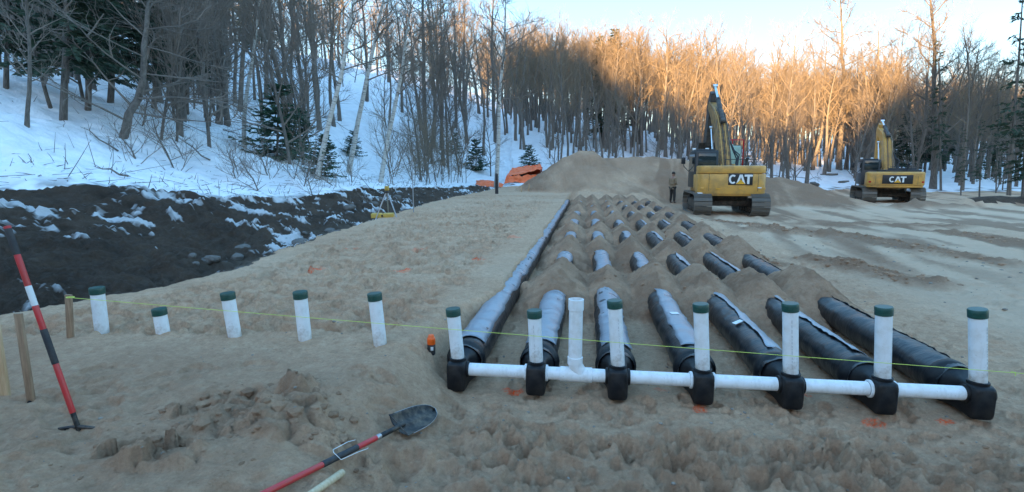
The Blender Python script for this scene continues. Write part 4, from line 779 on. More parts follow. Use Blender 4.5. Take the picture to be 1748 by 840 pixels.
# ---------------------------------------------------------------- items along the far edge of the plateau
tp = hit(662, 371); tr = thing('survey_tripod', 'surveying level on a three-legged tripod at the edge of the dark bank', 'tripod', tp)
for a in (R(100), R(215), R(330)): MB().tube([(.02 * math.cos(a), .02 * math.sin(a), .72), (.19 * math.cos(a), .19 * math.sin(a), .36), (.36 * math.cos(a), .36 * math.sin(a), -.02)], [.022, .019, .012], 8).obj('leg', M['grey'], tr)
MB().lathe([(.07, .70), (.07, .74), (.05, .76)], (0, 0, 0), 16).obj('head', M['iron'], tr); MB().box((0, 0, .84), (.11, .15, .13), None, .02).cyl((0, .05, .85), (0, -.11, .85), .035, seg=14).obj('level_instrument', M['case'], tr); MB().tube([(-.05, 0, .9), (-.04, 0, .94), (.04, 0, .94), (.05, 0, .9)], .008, 6).obj('carry_handle', M['grip'], tr)
cp = hit(661, 369) + Vector((0, -.55, 0)); cp.z = zs(cp.x, cp.y); cs = thing('instrument_case', 'yellow hard case lying open in front of the tripod', 'case', cp, R(8))
for sx in (-1, 1): MB().box((sx * .165, 0, .065), (.31, .34, .14), None, .025, 3).obj('half_shell', M['case'], cs)
MB().box((0, -.17, .07), (.05, .02, .05), None, .006).obj('latch', M['grip'], cs)
gp = hit(706, 363); MB().cyl((0, 0, -.1), (0, 0, 1.75), .018, .015, 8)
gr = tag(MB().cyl((0, 0, -.1), (0, 0, 1.85), .018, .014, 8).obj('grade_rod', M['grey']), 'thin grey rod standing upright right of the tripod', 'survey rod'); gr.location = gp
bp = hit(848, 331); bk = tag(MB().lathe([(.10, -.1), (.095, .0), (.085, .55), (.08, 1.1), (.07, 1.12), (.0001, 1.12)], (0, 0, 0), 12).obj('black_post', M['grip']), 'short black post in front of the tall straight birch', 'post'); bk.location = bp
for (px, py, l) in [(890, 328, 'tiny pale stake at the foot of the sand pile, left of its pair'), (903, 326, 'tiny pale stake at the foot of the sand pile, nearest the pile')]:
    p = hit(px, py); o = tag(MB().box((0, 0, .16), (.06, .04, .42), Matrix.Rotation(.2 if px > 895 else 0, 3, 'Y'), .004).obj('marker_stake', M['stake2']), l, 'stake', 'tiny stakes by the sand pile'); o.location = p
# orange tarp thrown over a low stack
def tarp(name, label, c, hw, hd, top, seed, slopey):
    n, m = 44, 26; xs = np.linspace(-hw, hw, n); ys = np.linspace(-hd, hd, m); X, Y = np.meshgrid(xs, ys); k = np.clip(np.minimum((hw - np.abs(X)) / .35, (hd - np.abs(Y)) / .35), 0, 1); k = k * k * (3 - 2 * k)
    G = np.array([[zs(c.x + a, c.y + b) for a, b in zip(r, q)] for r, q in zip(X, Y)]); Zt = G + .03 + k * (top + slopey * X / hw) * (1 + .25 * fbm(X * 1.3, Y * 1.3, 3, seed)) + .06 * np.abs(fbm(X * 3.5, Y * 2.5, 3, seed + 1))
    XX = X + .10 * fbm(X * 2, Y * 2, 3, seed + 2); YY = Y + .12 * fbm(X * 2, Y * 2, 3, seed + 3); I = np.arange(n * m).reshape(m, n); me = np_mesh(name, np.stack([XX, YY, Zt - G.mean()], -1).reshape(-1, 3), [np.stack([I[:-1, :-1], I[:-1, 1:], I[1:, 1:], I[1:, :-1]], -1).reshape(-1, 4)])
    o = tag(link(name, me, M['tarp']), label, 'tarp'); o.location = (c.x, c.y, G.mean()); sd = o.modifiers.new('thickness', 'SOLIDIFY'); sd.thickness = .01; return o
c = hit(892, 312); c.y += .4
root = thing('orange_tarp', 'bright orange tarp draped over a low frame, beside the sand pile', 'tarp', c)
root.scale = (1.18, 1.1, 1.2)
def sheet(pts, nu, nv, seed, amp):
    a, b, c_, d = [np.array(p, float) for p in pts]; s, t = np.meshgrid(np.linspace(0, 1, nu), np.linspace(0, 1, nv)); s = s[..., None]; t = t[..., None]
    P = (a * (1 - s) + b * s) * (1 - t) + (d * (1 - s) + c_ * s) * t; P[..., 2] += amp * fbm(P[..., 0] * 2.3, P[..., 1] * 2.3, 3, seed) - .08 * np.sin(np.pi * s[..., 0]) * np.sin(np.pi * t[..., 0]); P[..., 1] += amp * fbm(P[..., 0] * 2.7, P[..., 2] * 3, 3, seed + 1)
    I = np.arange(nu * nv).reshape(nv, nu); return np_mesh('sheet', P.reshape(-1, 3), [np.stack([I[:-1, :-1], I[:-1, 1:], I[1:, 1:], I[1:, :-1]], -1).reshape(-1, 4)])
for nm, pts in (('top_sheet', [(-1.15, -.6, .42), (1.35, -.6, .98), (1.35, 1.2, 1.18), (-.75, 1.2, 1.05)]), ('front_sheet', [(-1.3, -.85, -.05), (1.45, -.85, .12), (1.38, -.62, .55), (-1.15, -.6, .40)]), ('side_sheet', [(1.38, -.7, .1), (1.45, 1.2, .1), (1.35, 1.2, 1.18), (1.36, -.6, .98)]), ('back_sheet', [(-.8, 1.2, 0), (1.4, 1.25, 0), (1.35, 1.2, 1.18), (-.75, 1.2, 1.05)])):
    o = link(nm, sheet(pts, 48, 24, len(nm) * 7, .17), M['tarp'], root); sd = o.modifiers.new('thickness', 'SOLIDIFY'); sd.thickness = .012
mb = MB(); mb.box((.2, .3, .3), (2.0, 1.2, .5), None, .05); mb.obj('covered_stack', M['dark'], root)
c2 = hit(836, 317); tarp('orange_tarp', 'low crumpled end of orange tarp lying on the snow behind the black post', c2, 1.1, .9, .16, 401, .05)

# ---------------------------------------------------------------- excavators
def letters(M4, parent, cx, cz, h, y):
    """C A T cut from polygons, facing -y"""
    s = h
    def arcC():
        po = []; n = 10; w_, hh = .42 * s, .5 * s; th_ = .20 * s
        for i in range(n + 1): a = R(48 + (264) * i / n); po.append((w_ * math.cos(a) * .98, hh * math.sin(a)))
        for i in range(n + 1): a = R(312 - 264 * i / n); po.append(((w_ - th_) * math.cos(a) * .95 - .0, (hh - th_ * .95) * math.sin(a)))
        return po
    L = [('letter', -.80 * s, arcC()), ('letter', 0.02 * s, [(-.46 * s, -.5 * s), (-.13 * s, .5 * s), (.15 * s, .5 * s), (.48 * s, -.5 * s), (.27 * s, -.5 * s), (.01 * s, .24 * s), (-.25 * s, -.5 * s)]), ('letter', .78 * s, [(-.40 * s, .5 * s), (.42 * s, .5 * s), (.42 * s, .28 * s), (.13 * s, .28 * s), (.13 * s, -.5 * s), (-.11 * s, -.5 * s), (-.11 * s, .28 * s), (-.40 * s, .28 * s)])]
    for n_, ox, po in L:
        mb = MB(M4); mb.prism([(cx + ox + p[0], cz + p[1]) for p in po], 'XZ', y, y - .012); mb.obj(n_, M['wht'], parent, 0)
    mb = MB(M4); mb.prism([(cx - .50 * s, cz - .53 * s), (cx + .52 * s, cz - .53 * s), (cx + .01 * s, cz - .02 * s)], 'XZ', y - .003, y - .016); mb.obj('emblem_triangle', M['ylw'], parent, 0)
def track(root, side_x, L, Hh, shoe, M4, gaugew=.36):
    r = Hh / 2; fl = L - Hh; per = 2 * fl + 2 * math.pi * r; n = int(per / .19)
    fr_ = MB(M4); fr_.box((side_x, 0, r * .95), (gaugew, L - Hh * .9, Hh * .42), None, .05); fr_.box((side_x, .1, r * 1.35), (gaugew * .7, L * .5, .1), None, .03); base = fr_.obj('track_frame', M['iron'], root)
    shoe_mb = MB(); shoe_mb.box((0, 0, 0), (shoe, .178, .03), None, .005, 1); shoe_mb.box((0, -.06, .028), (shoe, .018, .035), None, .004, 1); shoe_mb.box((0, .0, .024), (shoe, .014, .022)); shoe_mb.box((0, .06, .024), (shoe, .014, .022)); sm = shoe_mb.mesh('track_shoe', M['pad'], 30)
    for i in range(n):
        s = per * i / n
        if s < fl: p = (-fl / 2 + s, 0); a = math.pi
        elif s < fl + math.pi * r: q = (s - fl) / r; p = (fl / 2 + r * math.sin(q), r - r * math.cos(q)); a = math.pi + q
        elif s < 2 * fl + math.pi * r: p = (fl / 2 - (s - fl - math.pi * r), Hh); a = 0
        else: q = (s - 2 * fl - math.pi * r) / r; p = (-fl / 2 - r * math.sin(q), r + r * math.cos(q)); a = q
        o = link('track_shoe', sm, None, base); o.matrix_local = M4 @ Matrix.Translation((side_x, p[0], p[1])) @ Matrix.Rotation(a, 4, 'X')
    for yy_, rr, nm in ((-fl / 2, r * .80, 'sprocket'), (fl / 2, r * .78, 'idler')):
        mb = MB(M4); mb.cyl((side_x - .12, yy_, r), (side_x + .12, yy_, r), rr, seg=24); mb.cyl((side_x - .19, yy_, r), (side_x + .19, yy_, r), rr * .55, seg=20); mb.cyl((side_x - .22, yy_, r), (side_x + .22, yy_, r), rr * .2, seg=12); mb.obj(nm, M['iron'], base)
    for i in range(6):
        yy_ = -fl / 2 + .4 + (fl - .8) * i / 5; mb = MB(M4); mb.cyl((side_x - .2, yy_, .17), (side_x + .2, yy_, .17), .12, seg=14); mb.obj('roller', M['iron'], base)
def cylr(root, a, b, r, name, M4, split=.55):
    a, b = Vector(a), Vector(b); m = a.lerp(b, split); mb = MB(M4); mb.cyl(a, m, r, seg=14); mb.cyl(a.lerp(b, split - .04), m, r * 1.15, seg=14); mb.cyl(a - Vector((r * 1.1, 0, 0)), a + Vector((r * 1.1, 0, 0)), r * 1.1, seg=12); p = mb.obj(name, M['iron'] if name != 'boom_cylinder' else M['cat'], root)
    mb = MB(M4); mb.cyl(m, b, r * .55, seg=12); mb.cyl(b - Vector((r, 0, 0)), b + Vector((r, 0, 0)), r * 1.0, seg=12); mb.obj('rod', M['chrome'], p)
def boxbeam(mb, path, halfw):
    """path: list of (y, z, half depth); a box beam of tapered depth in the YZ plane"""
    P = [Vector((0, a, b)) for a, b, c in path]; prev = None
    for i, (a, b, hd) in enumerate(path):
        t = (P[min(i + 1, len(P) - 1)] - P[max(i - 1, 0)]).normalized(); n_ = Vector((0, -t.z, t.y)); hw = halfw[i] if hasattr(halfw, '__len__') else halfw
        ring = [mb.bm.verts.new(P[i] + n_ * sz * hd + Vector((sx * hw, 0, 0))) for sx, sz in ((-1, -1), (1, -1), (1, 1), (-1, 1))]
        if prev:
            for k in range(4): mb.bm.faces.new((prev[k], prev[(k + 1) % 4], ring[(k + 1) % 4], ring[k]))
        else: mb.bm.faces.new(ring)
        prev = ring
    mb.bm.faces.new(prev[::-1])
    es = [e for e in mb.bm.edges]; bmesh.ops.bevel(mb.bm, geom=es, offset=.018, segments=1, affect='EDGES')
def excavator(loc, head_u, head_l, label, compact):
    root = thing('excavator', label, 'excavator', loc, 0, 'yellow excavators'); ML = Matrix.Rotation(-head_l, 4, 'Z'); MU = Matrix.Rotation(-head_u, 4, 'Z')
    L, Hh, shoe, gx_ = (4.1, .92, .75, 1.18) if compact else (4.6, 1.0, .78, 1.25)
    for sx in (-1, 1): track(root, sx * gx_, L, Hh, shoe, ML)
    mb = MB(ML); mb.box((0, 0, .60), (1.9, 1.5, .42), None, .08); mb.box((0, .7, .5), (2.2, .35, .28), None, .06); mb.box((0, -.7, .5), (2.2, .35, .28), None, .06); mb.cyl((0, 0, .80), (0, 0, .98), .72, seg=28); mb.obj('undercarriage', M['iron'], root)
    rear = -1.72 if compact else -2.55; hw = 1.43 if compact else 1.50; zb, zt_ = (.92, 2.16) if compact else (1.12, 2.02)
    # machinery deck and bonnet
    mb = MB(MU); mb.box((0, -.1, 1.05), (2.5, 2.9 if compact else 3.6, .16), None, .03); mb.box((.95, .45, 1.35), (.78, 1.9, .75), None, .05); mb.box((0, rear + 1.15, 1.52), (2.66, 1.15, .92), None, .06)
    if not compact: mb.box((-.9, -1.2, 1.5), (.9, .9, .9), None, .06)
    mb.obj('house', M['cat'], root)
    mb = MB(MU)
    if compact: mb.box((.15, rear + .78, 2.13), (2.4, .95, .07), None, .03); mb.box((-.95, rear + 1.1, 1.45), (.96, .5, .65), None, .04)
    else:
        mb.box((.30, -1.35, 2.05), (2.1, 1.5, .14), None, .04); mb.box((.55, -1.0, 2.17), (1.4, .5, .12), None, .03)
    mb.obj('bonnet', M['cabm'] if not compact else M['cat'], root)
    # counterweight: rounded in plan
    def plan(hw, y0, y1, rc, bulge, n=8):
        po = [(hw, y1), (-hw, y1)]
        for i in range(n + 1): a = R(180 + 90 * i / n); po.append((-hw + rc + rc * math.cos(a), y0 + rc + rc * math.sin(a) - 0))
        for i in range(1, 8): q = i / 8; po.append((-hw + rc + (2 * hw - 2 * rc) * q, y0 - bulge * math.sin(math.pi * q)))
        for i in range(n + 1): a = R(270 + 90 * i / n); po.append((hw - rc + rc * math.cos(a), y0 + rc + rc * math.sin(a)))
        return po
    mb = MB(MU); zm = zb + .72 * (zt_ - zb)
    if compact:
        mb.prism(plan(hw, rear, rear + .75, .42, .07), 'XY', zb, zm - .01, .05); mb.prism(plan(hw - .01, rear + .015, rear + .75, .42, .07), 'XY', zm, zt_, .06); mb.prism(plan(hw - .10, rear + .06, rear + .7, .4, .06), 'XY', zb - .07, zb + .02, .02)
    else:
        mb.prism(plan(hw, rear, rear + .70, .30, .06), 'XY', zb, zt_ - .02, .13, 4); mb.prism(plan(hw - .05, rear + .05, rear + .66, .3, .05), 'XY', zb - .08, zb + .05, .03)
    cw = mb.obj('counterweight', M['cat'], root, 30)
    for sx in (-1, 1):
        mb = MB(MU); mb.box((sx * (hw - .16), rear + .055 if compact else rear + .03, zb + .26), (.16, .03, .10), None, .01); mb.obj('reflector', M['redlens'] if not compact else M['cat'], cw)
    bw, bh = (.50, .25) if compact else (.78, .27); bz = zb + (.53 if compact else .46) * (zt_ - zb); bxc = .28 if compact else .05; yb_ = rear - .085
    mb = MB(MU); mb.box((bxc, yb_ + .03, bz), (bw * 2, .05, bh * 2), None, .012); bd = mb.obj('badge', M['blk'], root)
    letters(MU, bd, bxc, bz, .40 if compact else .36, yb_ + .003)
    if compact:
        for (xx, zz, sx, sz) in ((.28, bz - .39, .10, .05), (1.08, bz - .36, .16, .05), (-.62, bz - .42, .18, .04)): MB(MU).box((xx, rear - .07 + .02 * abs(xx), zz), (sx, .02, sz), None, .004).obj('decal', M['ylw'] if xx < .5 else M['wht'], cw)
        MB(MU).box((-hw + .10, rear + .62, zb + .16), (.10, .5, .22), None, .01).obj('side_panel', M['cabm'], root); MB(MU).box((-hw + .16, rear + .22, zb + .02), (.3, .3, .10), None, .01).obj('warning_plate', M['wht'], root)
    # cab, left front
    cx0, cx1 = -hw + .06, -hw + 1.06; cy0, cy1 = (-.42, 1.35) if compact else (-.2, 1.6); cz0, cz1 = 1.15, 2.86 if compact else 2.78
    mb = MB(MU); mb.prism([(cy0, cz0), (cy1 + .1, cz0), (cy1 + .12, cz0 + .55), (cy1 - .22, cz1), (cy0 + .05, cz1), (cy0, cz1 - .1)], 'YZ', cx0, cx1, .05); cab = mb.obj('cab', M['cabm'], root)
    mb = MB(MU); mb.box(((cx0 + cx1) / 2, cy0 - .012, cz0 + 1.28), (.78, .025, .60), None, .02); mb.obj('rear_window', M['glass'], cab)
    for xx in (cx0 - .01, cx1 + .01): MB(MU).prism([(cy0 + .15, cz0 + .75), (cy1 - .05, cz0 + .75), (cy1 - .26, cz1 - .16), (cy0 + .18, cz1 - .16)], 'YZ', xx - .012, xx + .012).obj('side_window', M['glass'], cab)
    mb = MB(MU); mb.box(((cx0 + cx1) / 2, (cy0 + cy1) / 2 - .1, cz1 + .03), (.8, 1.2, .07), None, .03); mb.obj('roof_hatch', M['cabm'], cab)
    mb = MB(MU); mb.tube([(cx0 - .02, cy1 - .1, 1.9), (cx0 - .25, cy1 - .05, 2.15), (cx0 - .26, cy1 - .05, 2.4)], .018, 6); mb.box((cx0 - .28, cy1 - .05, 2.42), (.20, .05, .32), None, .02); mb.obj('mirror', M['cabm'], root)
    mb = MB(MU)
    for yy_ in (.35, .85, 1.35): mb.tube([(hw - .2, yy_ - .2, 1.7), (hw - .2, yy_ - .2, 2.35 if compact else 2.3)], .018, 6)
    mb.tube([(hw - .2, .15, 2.35 if compact else 2.3), (hw - .2, 1.15, 2.35 if compact else 2.3)], .018, 6); mb.obj('handrail', M['cabm'], root)
    MB(MU).cyl((.75, rear + 1.0, 2.0), (.75, rear + 1.0, 2.42), .06, seg=12).cyl((.75, rear + 1.0, 2.40), (.80, rear + .93, 2.52), .065, seg=12).obj('exhaust', M['cabm'], root)
    for sx in (-1, 1): MB(MU).tube([(sx * .55 - .07, rear + .42, zt_ - .02), (sx * .55 - .07, rear + .42, zt_ + .07), (sx * .55 + .07, rear + .42, zt_ + .07), (sx * .55 + .07, rear + .42, zt_ - .02)], .02, 6).obj('lifting_eye', M['cabm'], cw)
    for sx in (.15, .75): MB(MU).box((cx0 + sx, cy1 - .35, cz1 + .10), (.16, .10, .11), None, .02).obj('work_light', M['wht'], cab)
    mb = MB(MU); mb.tube([(cx0 + .1, cy0 + .1, cz1), (cx0 + .08, cy0 + .05, cz1 + .75)], .008, 5); mb.obj('aerial', M['cabm'], cab)
    mb = MB(MU)
    for k in range(7): mb.box((hw - .06, rear + 1.0 + .10 * k, 1.55), (.05, .05, .45), None, .005)
    mb.obj('side_grille', M['cabm'], root)
    mb = MB(MU); mb.tube([(-.2, rear + .9, zt_), (-.2, rear + .9, zt_ + .28), (1.15, rear + .9, zt_ + .28), (1.15, rear + .9, zt_)], .016, 6); mb.obj('deck_rail', M['cabm'], root)
    mb = MB(MU); mb.box((-hw + .42, rear - .055, (zb + zt_) / 2 - .1), (.012, .012, (zt_ - zb) * .6)); mb.box((hw - .42, rear - .055, (zb + zt_) / 2 - .1), (.012, .012, (zt_ - zb) * .6)); mb.obj('panel_seam', M['iron'], cw)
    # boom, stick, bucket
    bx0 = .22 if compact else .18; MB_ = MU @ Matrix.Translation((bx0, 0, 0))
    MB(MB_).box((-.30, .75, 1.75), (.08, .8, 1.0), None, .03).box((.30, .75, 1.75), (.08, .8, 1.0), None, .03).obj('boom_bracket', M['cat'], root)
    if compact: bp_ = [(.75, 1.9, .22), (1.3, 2.7, .34), (2.1, 3.75, .44), (2.7, 4.35, .42), (3.6, 4.95, .32), (4.6, 5.45, .20)]; e1 = (4.25, 6.15); s_ = [(4.3, 6.05, .18), (4.6, 5.45, .36), (4.95, 4.2, .32), (5.2, 3.3, .22)]
    else: bp_ = [(.75, 1.9, .24), (1.2, 2.7, .34), (1.9, 3.8, .42), (2.5, 4.25, .40), (3.3, 4.6, .30), (4.2, 4.95, .20)]; e1 = (4.05, 5.35); s_ = [(4.0, 5.35, .15), (4.25, 4.95, .32), (4.35, 3.9, .26), (4.35, 2.5, .17)]
    mb = MB(MB_); boxbeam(mb, bp_, [.25, .25, .25, .24, .22, .20]); bo_ = mb.obj('boom', M['boomp'] if compact else M['cat'], root, 25)
    mb = MB(MB_); boxbeam(mb, s_, [.17, .19, .18, .17]); mb.obj('stick', M['cat'] if not compact else M['iron'], root, 25)
    # hoses along the boom
    for k in range(4):
        mb = MB(MB_); ox = -.18 + .12 * k; mb.tube([(ox, p[0] - p[2] * .75 - .12, p[1] + p[2] * .55 + .06) for p in bp_[:5]], .022, 6); mb.obj('hose', M['cabm'] if k % 2 else M['cat'], root)
    for k in range(3):
        mb = MB(MB_); mb.tube([(.36 + .05 * k, .6, 1.9), (.5 + .06 * k, .9, 2.5 + .1 * k), (.42 + .03 * k, 1.3, 2.9), (.28, 1.7, 3.5)], .03, 6); mb.obj('hose', M['cabm'], root)
    for sx in (-1, 1): cylr(root, (bx0 + sx * .36, 1.35, 1.35), (bx0 + sx * .36, bp_[3][0] + .05, bp_[3][1] - .25), .085, 'boom_cylinder', MU, .52)
    cylr(root, (bx0, bp_[2][0] - .25, bp_[2][1] + .60), (bx0, e1[0] - .15, e1[1] + .18), .11, 'stick_cylinder', MU, .62)
    cylr(root, (bx0, s_[1][0] + .38, s_[1][1] + .1), (bx0, s_[3][0] + .42, s_[3][1] + .1), .085, 'bucket_cylinder', MU, .6)
    by, bz_ = s_[3][0], s_[3][1]
    mb = MB(MB_); mb.prism([(by - .25, bz_ + .15), (by + .35, bz_ + .1), (by + .55, bz_ - .5), (by + .25, bz_ - 1.15), (by - .35, bz_ - 1.25), (by - .85, bz_ - .85), (by - .60, bz_ - .75), (by - .25, bz_ - .95), (by + .05, bz_ - .80), (by + .15, bz_ - .35)], 'YZ', -.52, .52, .02); bk_ = mb.obj('bucket', M['iron'], root, 30)
    for i in range(5): MB(MB_).bar((-.44 + .22 * i, by - .83, bz_ - .83), (-.44 + .22 * i, by - 1.05, bz_ - .70), .08, .04).obj('tooth', M['pad'], bk_)
    return root
e1p = hit(1240, 362); excavator((9.85, 24.7, zs(9.85, 24.7) - .02), R(9), R(11), 'yellow excavator nearer the drain tubes, boom raised, rear to the viewer', True)
excavator((24.6, 34.9, zs(24.6, 34.9) - .02), R(24), R(24), 'yellow excavator farther right near the trees, seen from behind', False)

# ---------------------------------------------------------------- pale green container behind the near excavator, rocks and logs
gp = Vector((14.4, 35.8, 0)); gp.z = zs(gp.x, gp.y); g0 = thing('green_tank', 'pale green metal tank with a red rack on top, behind the near excavator', 'tank', gp, R(-10))
MB().box((0, 0, .75), (1.5, 1.1, 1.4), None, .08).obj('tank_body', M['green'], g0); MB().box((0, 0, 1.5), (.6, .6, .12), None, .03).obj('lid', M['green'], g0)
mb = MB(); mb.tube([(-.3, 0, 1.45), (-.3, 0, 1.85), (1.0, 0, 1.85), (1.0, 0, .1)], .05, 6); mb.tube([(.3, 0, 1.45), (.3, 0, 1.85)], .04, 6); mb.obj('red_rack', M['redlens'], g0)
def lump(seed, sub=2):
    bm = bmesh.new(); bmesh.ops.create_icosphere(bm, subdivisions=sub, radius=1); r = random.Random(seed); k = [Vector((r.gauss(0, 1), r.gauss(0, 1), r.gauss(0, 1))).normalized() for _ in range(9)]
    for v in bm.verts:
        d = max(0, max(v.co.dot(q) for q in k)); v.co = v.co * (.72 + .28 * d ** 3) * r.uniform(.94, 1.06)
    return bm
rocks = []
for i in range(5):
    bm = lump(60 + i); me = bpy.data.meshes.new('rock'); bm.to_mesh(me); bm.free(); me.materials.append(M['rock']); rocks.append(me)
kr = random.Random(9)
for i in range(34):
    t = kr.random(); x = 13.5 + 11 * t + kr.gauss(0, .6); y = 40 + 3 * t + kr.gauss(-1.0, .6); o = link('rock', rocks[i % 5]); o.location = (x, y, zs(x, y) + .03); s = kr.uniform(.12, .34); o.scale = (s * 1.3, s, s * .7); o.rotation_euler = (kr.uniform(-.3, .3), 0, kr.uniform(0, 6)); tag(o, 'grey rock lying in the snowbank between the two excavators', 'rock', 'rocks in the far snowbank')
for i, (px, py, L, a) in enumerate([(1325, 272, 2.4, .1), (1345, 276, 1.8, -.2), (1380, 288, 1.4, .5), (1415, 300, 1.6, -.4), (1270, 268, 2.0, .05), (1440, 312, 1.2, .3)]):
    p = hit(px, py); o = tag(MB().lathe([(.0001, -L / 2), (.11, -L / 2), (.13, 0), (.10, L / 2), (.0001, L / 2)], (0, 0, 0), 10, axis=(math.cos(a), math.sin(a), .05)).obj('log', M['barkdark']), 'cut log lying on the snowbank between the two excavators', 'log', 'logs in the far snowbank'); o.location = p + Vector((0, 0, .08))
for i in range(26):
    t = kr.random(); y = 6 + 18 * t * t + 2; e = np.interp(y, EY, EX); x = e - kr.uniform(.15, 1.4); o = link('rock', rocks[i % 5]); s = kr.uniform(.06, .2); o.location = (x, y, zs(x, y) + s * .2); o.scale = (s * 1.4, s, s * .75); o.rotation_euler = (kr.uniform(-.3, .3), 0, kr.uniform(0, 6)); tag(o, 'dark rock lying in the ditch at the foot of the soil bank', 'rock', 'rocks in the ditch')
for i, (px, py, L, a, bd) in enumerate([(330, 262, 1.6, 2.6, .2), (190, 300, .9, 2.9, .1), (170, 245, 1.3, 2.8, .1), (285, 205, 1.9, 3.0, .1), (400, 232, 1.0, .1, .1), (620, 345, 1.2, 2.2, .1), (590, 345, 1.0, 2.4, .0)]):
    p = hit(px, py); pts = [Vector((math.cos(a) * L * (q - .5), .5 * math.sin(a) * L * (q - .5), bd * q)) for q in (0, .25, .5, .75, 1)]
    for q in pts: q.z += zs(p.x + q.x, p.y + q.y) - p.z + .03 + kr.uniform(0, .04)
    mb = MB(); mb.tube(pts, [.028, .024, .02, .014, .006], 6)
    for k in range(5): q = pts[kr.randrange(1, 4)]; mb.tube([q, q + Vector((kr.uniform(-.3, .3), kr.uniform(-.2, .2), kr.uniform(.05, .35)))], [.009, .003], 4)
    o = mb.obj('fallen_branch', M['barkdark']); o.location = p; tag(o, 'bare fallen branch lying on the left snow bank', 'branch', 'fallen branches on the snow')
# twigs and bark litter on the snow
lp = Poly(); lr = np.random.default_rng(31)
for i in range(1500):
    Y = lr.uniform(9, 36); X = np.interp(Y, TY, TX) - lr.exponential(3.0) - .2
    if cl(X, Y) != 2: continue
    a = lr.uniform(0, 6.28); L = lr.uniform(.06, .35) * (1 + (lr.random() < .12) * 2.5); up = lr.uniform(-.05, .25) if lr.random() < .7 else lr.uniform(.6, 2.5); p = np.array([X, Y, zs(X, Y) - .01]); d = np.array([math.cos(a), math.sin(a), up]); d /= np.linalg.norm(d)
    lp.add(np.array([p, p + d * L * .5 + lr.normal(size=3) * .01, p + d * L]), np.array([.008, .006, .003]) * lr.uniform(.6, 1.6), 3)
tag(link('forest_litter', lp.mesh('forest_litter', M['barkdark'])), kind='stuff')
# loose clods of sand
cv = []; cf = []; off = 0; tmpl = []
for i in range(6):
    bm = lump(80 + i, 1); bm.verts.ensure_lookup_table(); tmpl.append((np.array([v.co[:] for v in bm.verts]), np.array([[v.index for v in f.verts] for f in bm.faces]))); bm.free()
def clod(x, y, s, sink=.25):
    global off
    V, F = tmpl[kr.randrange(6)]; a = kr.uniform(0, 6.28); c, s_ = math.cos(a), math.sin(a); q = V * np.array([s * kr.uniform(.9, 1.5), s, s * kr.uniform(.55, .85)]); q = np.stack([q[:, 0] * c - q[:, 1] * s_ + x, q[:, 0] * s_ + q[:, 1] * c + y, q[:, 2] + zs(x, y) + s * (.5 - sink) - s * .3], -1); cv.append(q); cf.append(F + off); off += len(V)
for i in range(260):
    a = kr.uniform(0, 6.28); r = kr.random() ** .6; clod(SL.x + .62 * r * math.cos(a), SL.y + .42 * r * math.sin(a), .006 + .055 * kr.random() ** 3.5, .6)
for i in range(420): clod(kr.uniform(-2.2, 3.6), kr.uniform(1.9, 3.3), .004 + .018 * kr.random() ** 3)
for (hu, hv, hp, hl, ke) in HUMPS[:45]:
    for i in range(16): p = W(hu + kr.gauss(0, .55), hv + kr.gauss(0, .28)); clod(p.x, p.y, .006 + .03 * kr.random() ** 3)
for (a, b, h, wd) in RIDGES[:6]:
    for i in range(170): t = kr.random(); p = a.lerp(b, t); clod(p.x + kr.gauss(0, wd * .7), p.y + kr.gauss(0, wd * .7), .01 + .06 * kr.random() ** 3)
pv, pf_, po = cv, cf, off; cv, cf, off = [], [], 0
for i in range(380): clod(kr.uniform(-2.6, 4.2), kr.uniform(1.9, 5.0), .004 + .012 * kr.random() ** 3, .1)
for i in range(260): q = W(kr.uniform(2, 14), kr.uniform(4.4, 9)); clod(q.x, q.y, .006 + .028 * kr.random() ** 3, .1)
tag(link('pebbles', np_mesh('pebbles', np.concatenate(cv), [np.concatenate(cf)], smooth=False), M['pebble']), kind='stuff'); cv, cf = pv, pf_
me = np_mesh('sand_clods', np.concatenate(cv), [np.concatenate(cf)], smooth=False); dm = np.concatenate([np.full(len(q), kr.uniform(.35, .8)) for q in cv]).astype(np.float32); me.attributes.new('damp', 'FLOAT', 'POINT').data.foreach_set('value', dm); tag(link('sand_clods', me, M['sand']), kind='stuff')

# ---------------------------------------------------------------- the worker
def skinmesh(name, nodes, edges, mat, parent, sub=2):
    me = bpy.data.meshes.new(name + '_cage'); me.from_pydata([n[:3] for n in nodes], edges, []); o = bpy.data.objects.new(name, me); COL.objects.link(o)
    o.modifiers.new('skin', 'SKIN'); sv = me.skin_vertices[0].data
    for i, n in enumerate(nodes): sv[i].radius = (n[3], n[4] if len(n) > 4 else n[3])
    sv[0].use_root = True; sb = o.modifiers.new('sub', 'SUBSURF'); sb.levels = sub; sb.render_levels = sub
    dg = bpy.context.evaluated_depsgraph_get(); m2 = bpy.data.meshes.new_from_object(o.evaluated_get(dg)); m2.name = name; bpy.data.objects.remove(o)
    m2.materials.clear(); m2.materials.append(mat); m2.polygons.foreach_set('use_smooth', [True] * len(m2.polygons)); return link(name, m2, None, parent)
wp = hit(1147, 348); wp.z = zs(wp.x, wp.y)
wk = thing('person', 'worker in a tan jacket, dark trousers and dark cap standing left of the near excavator', 'person', wp, R(-62))   # local +y is where he looks
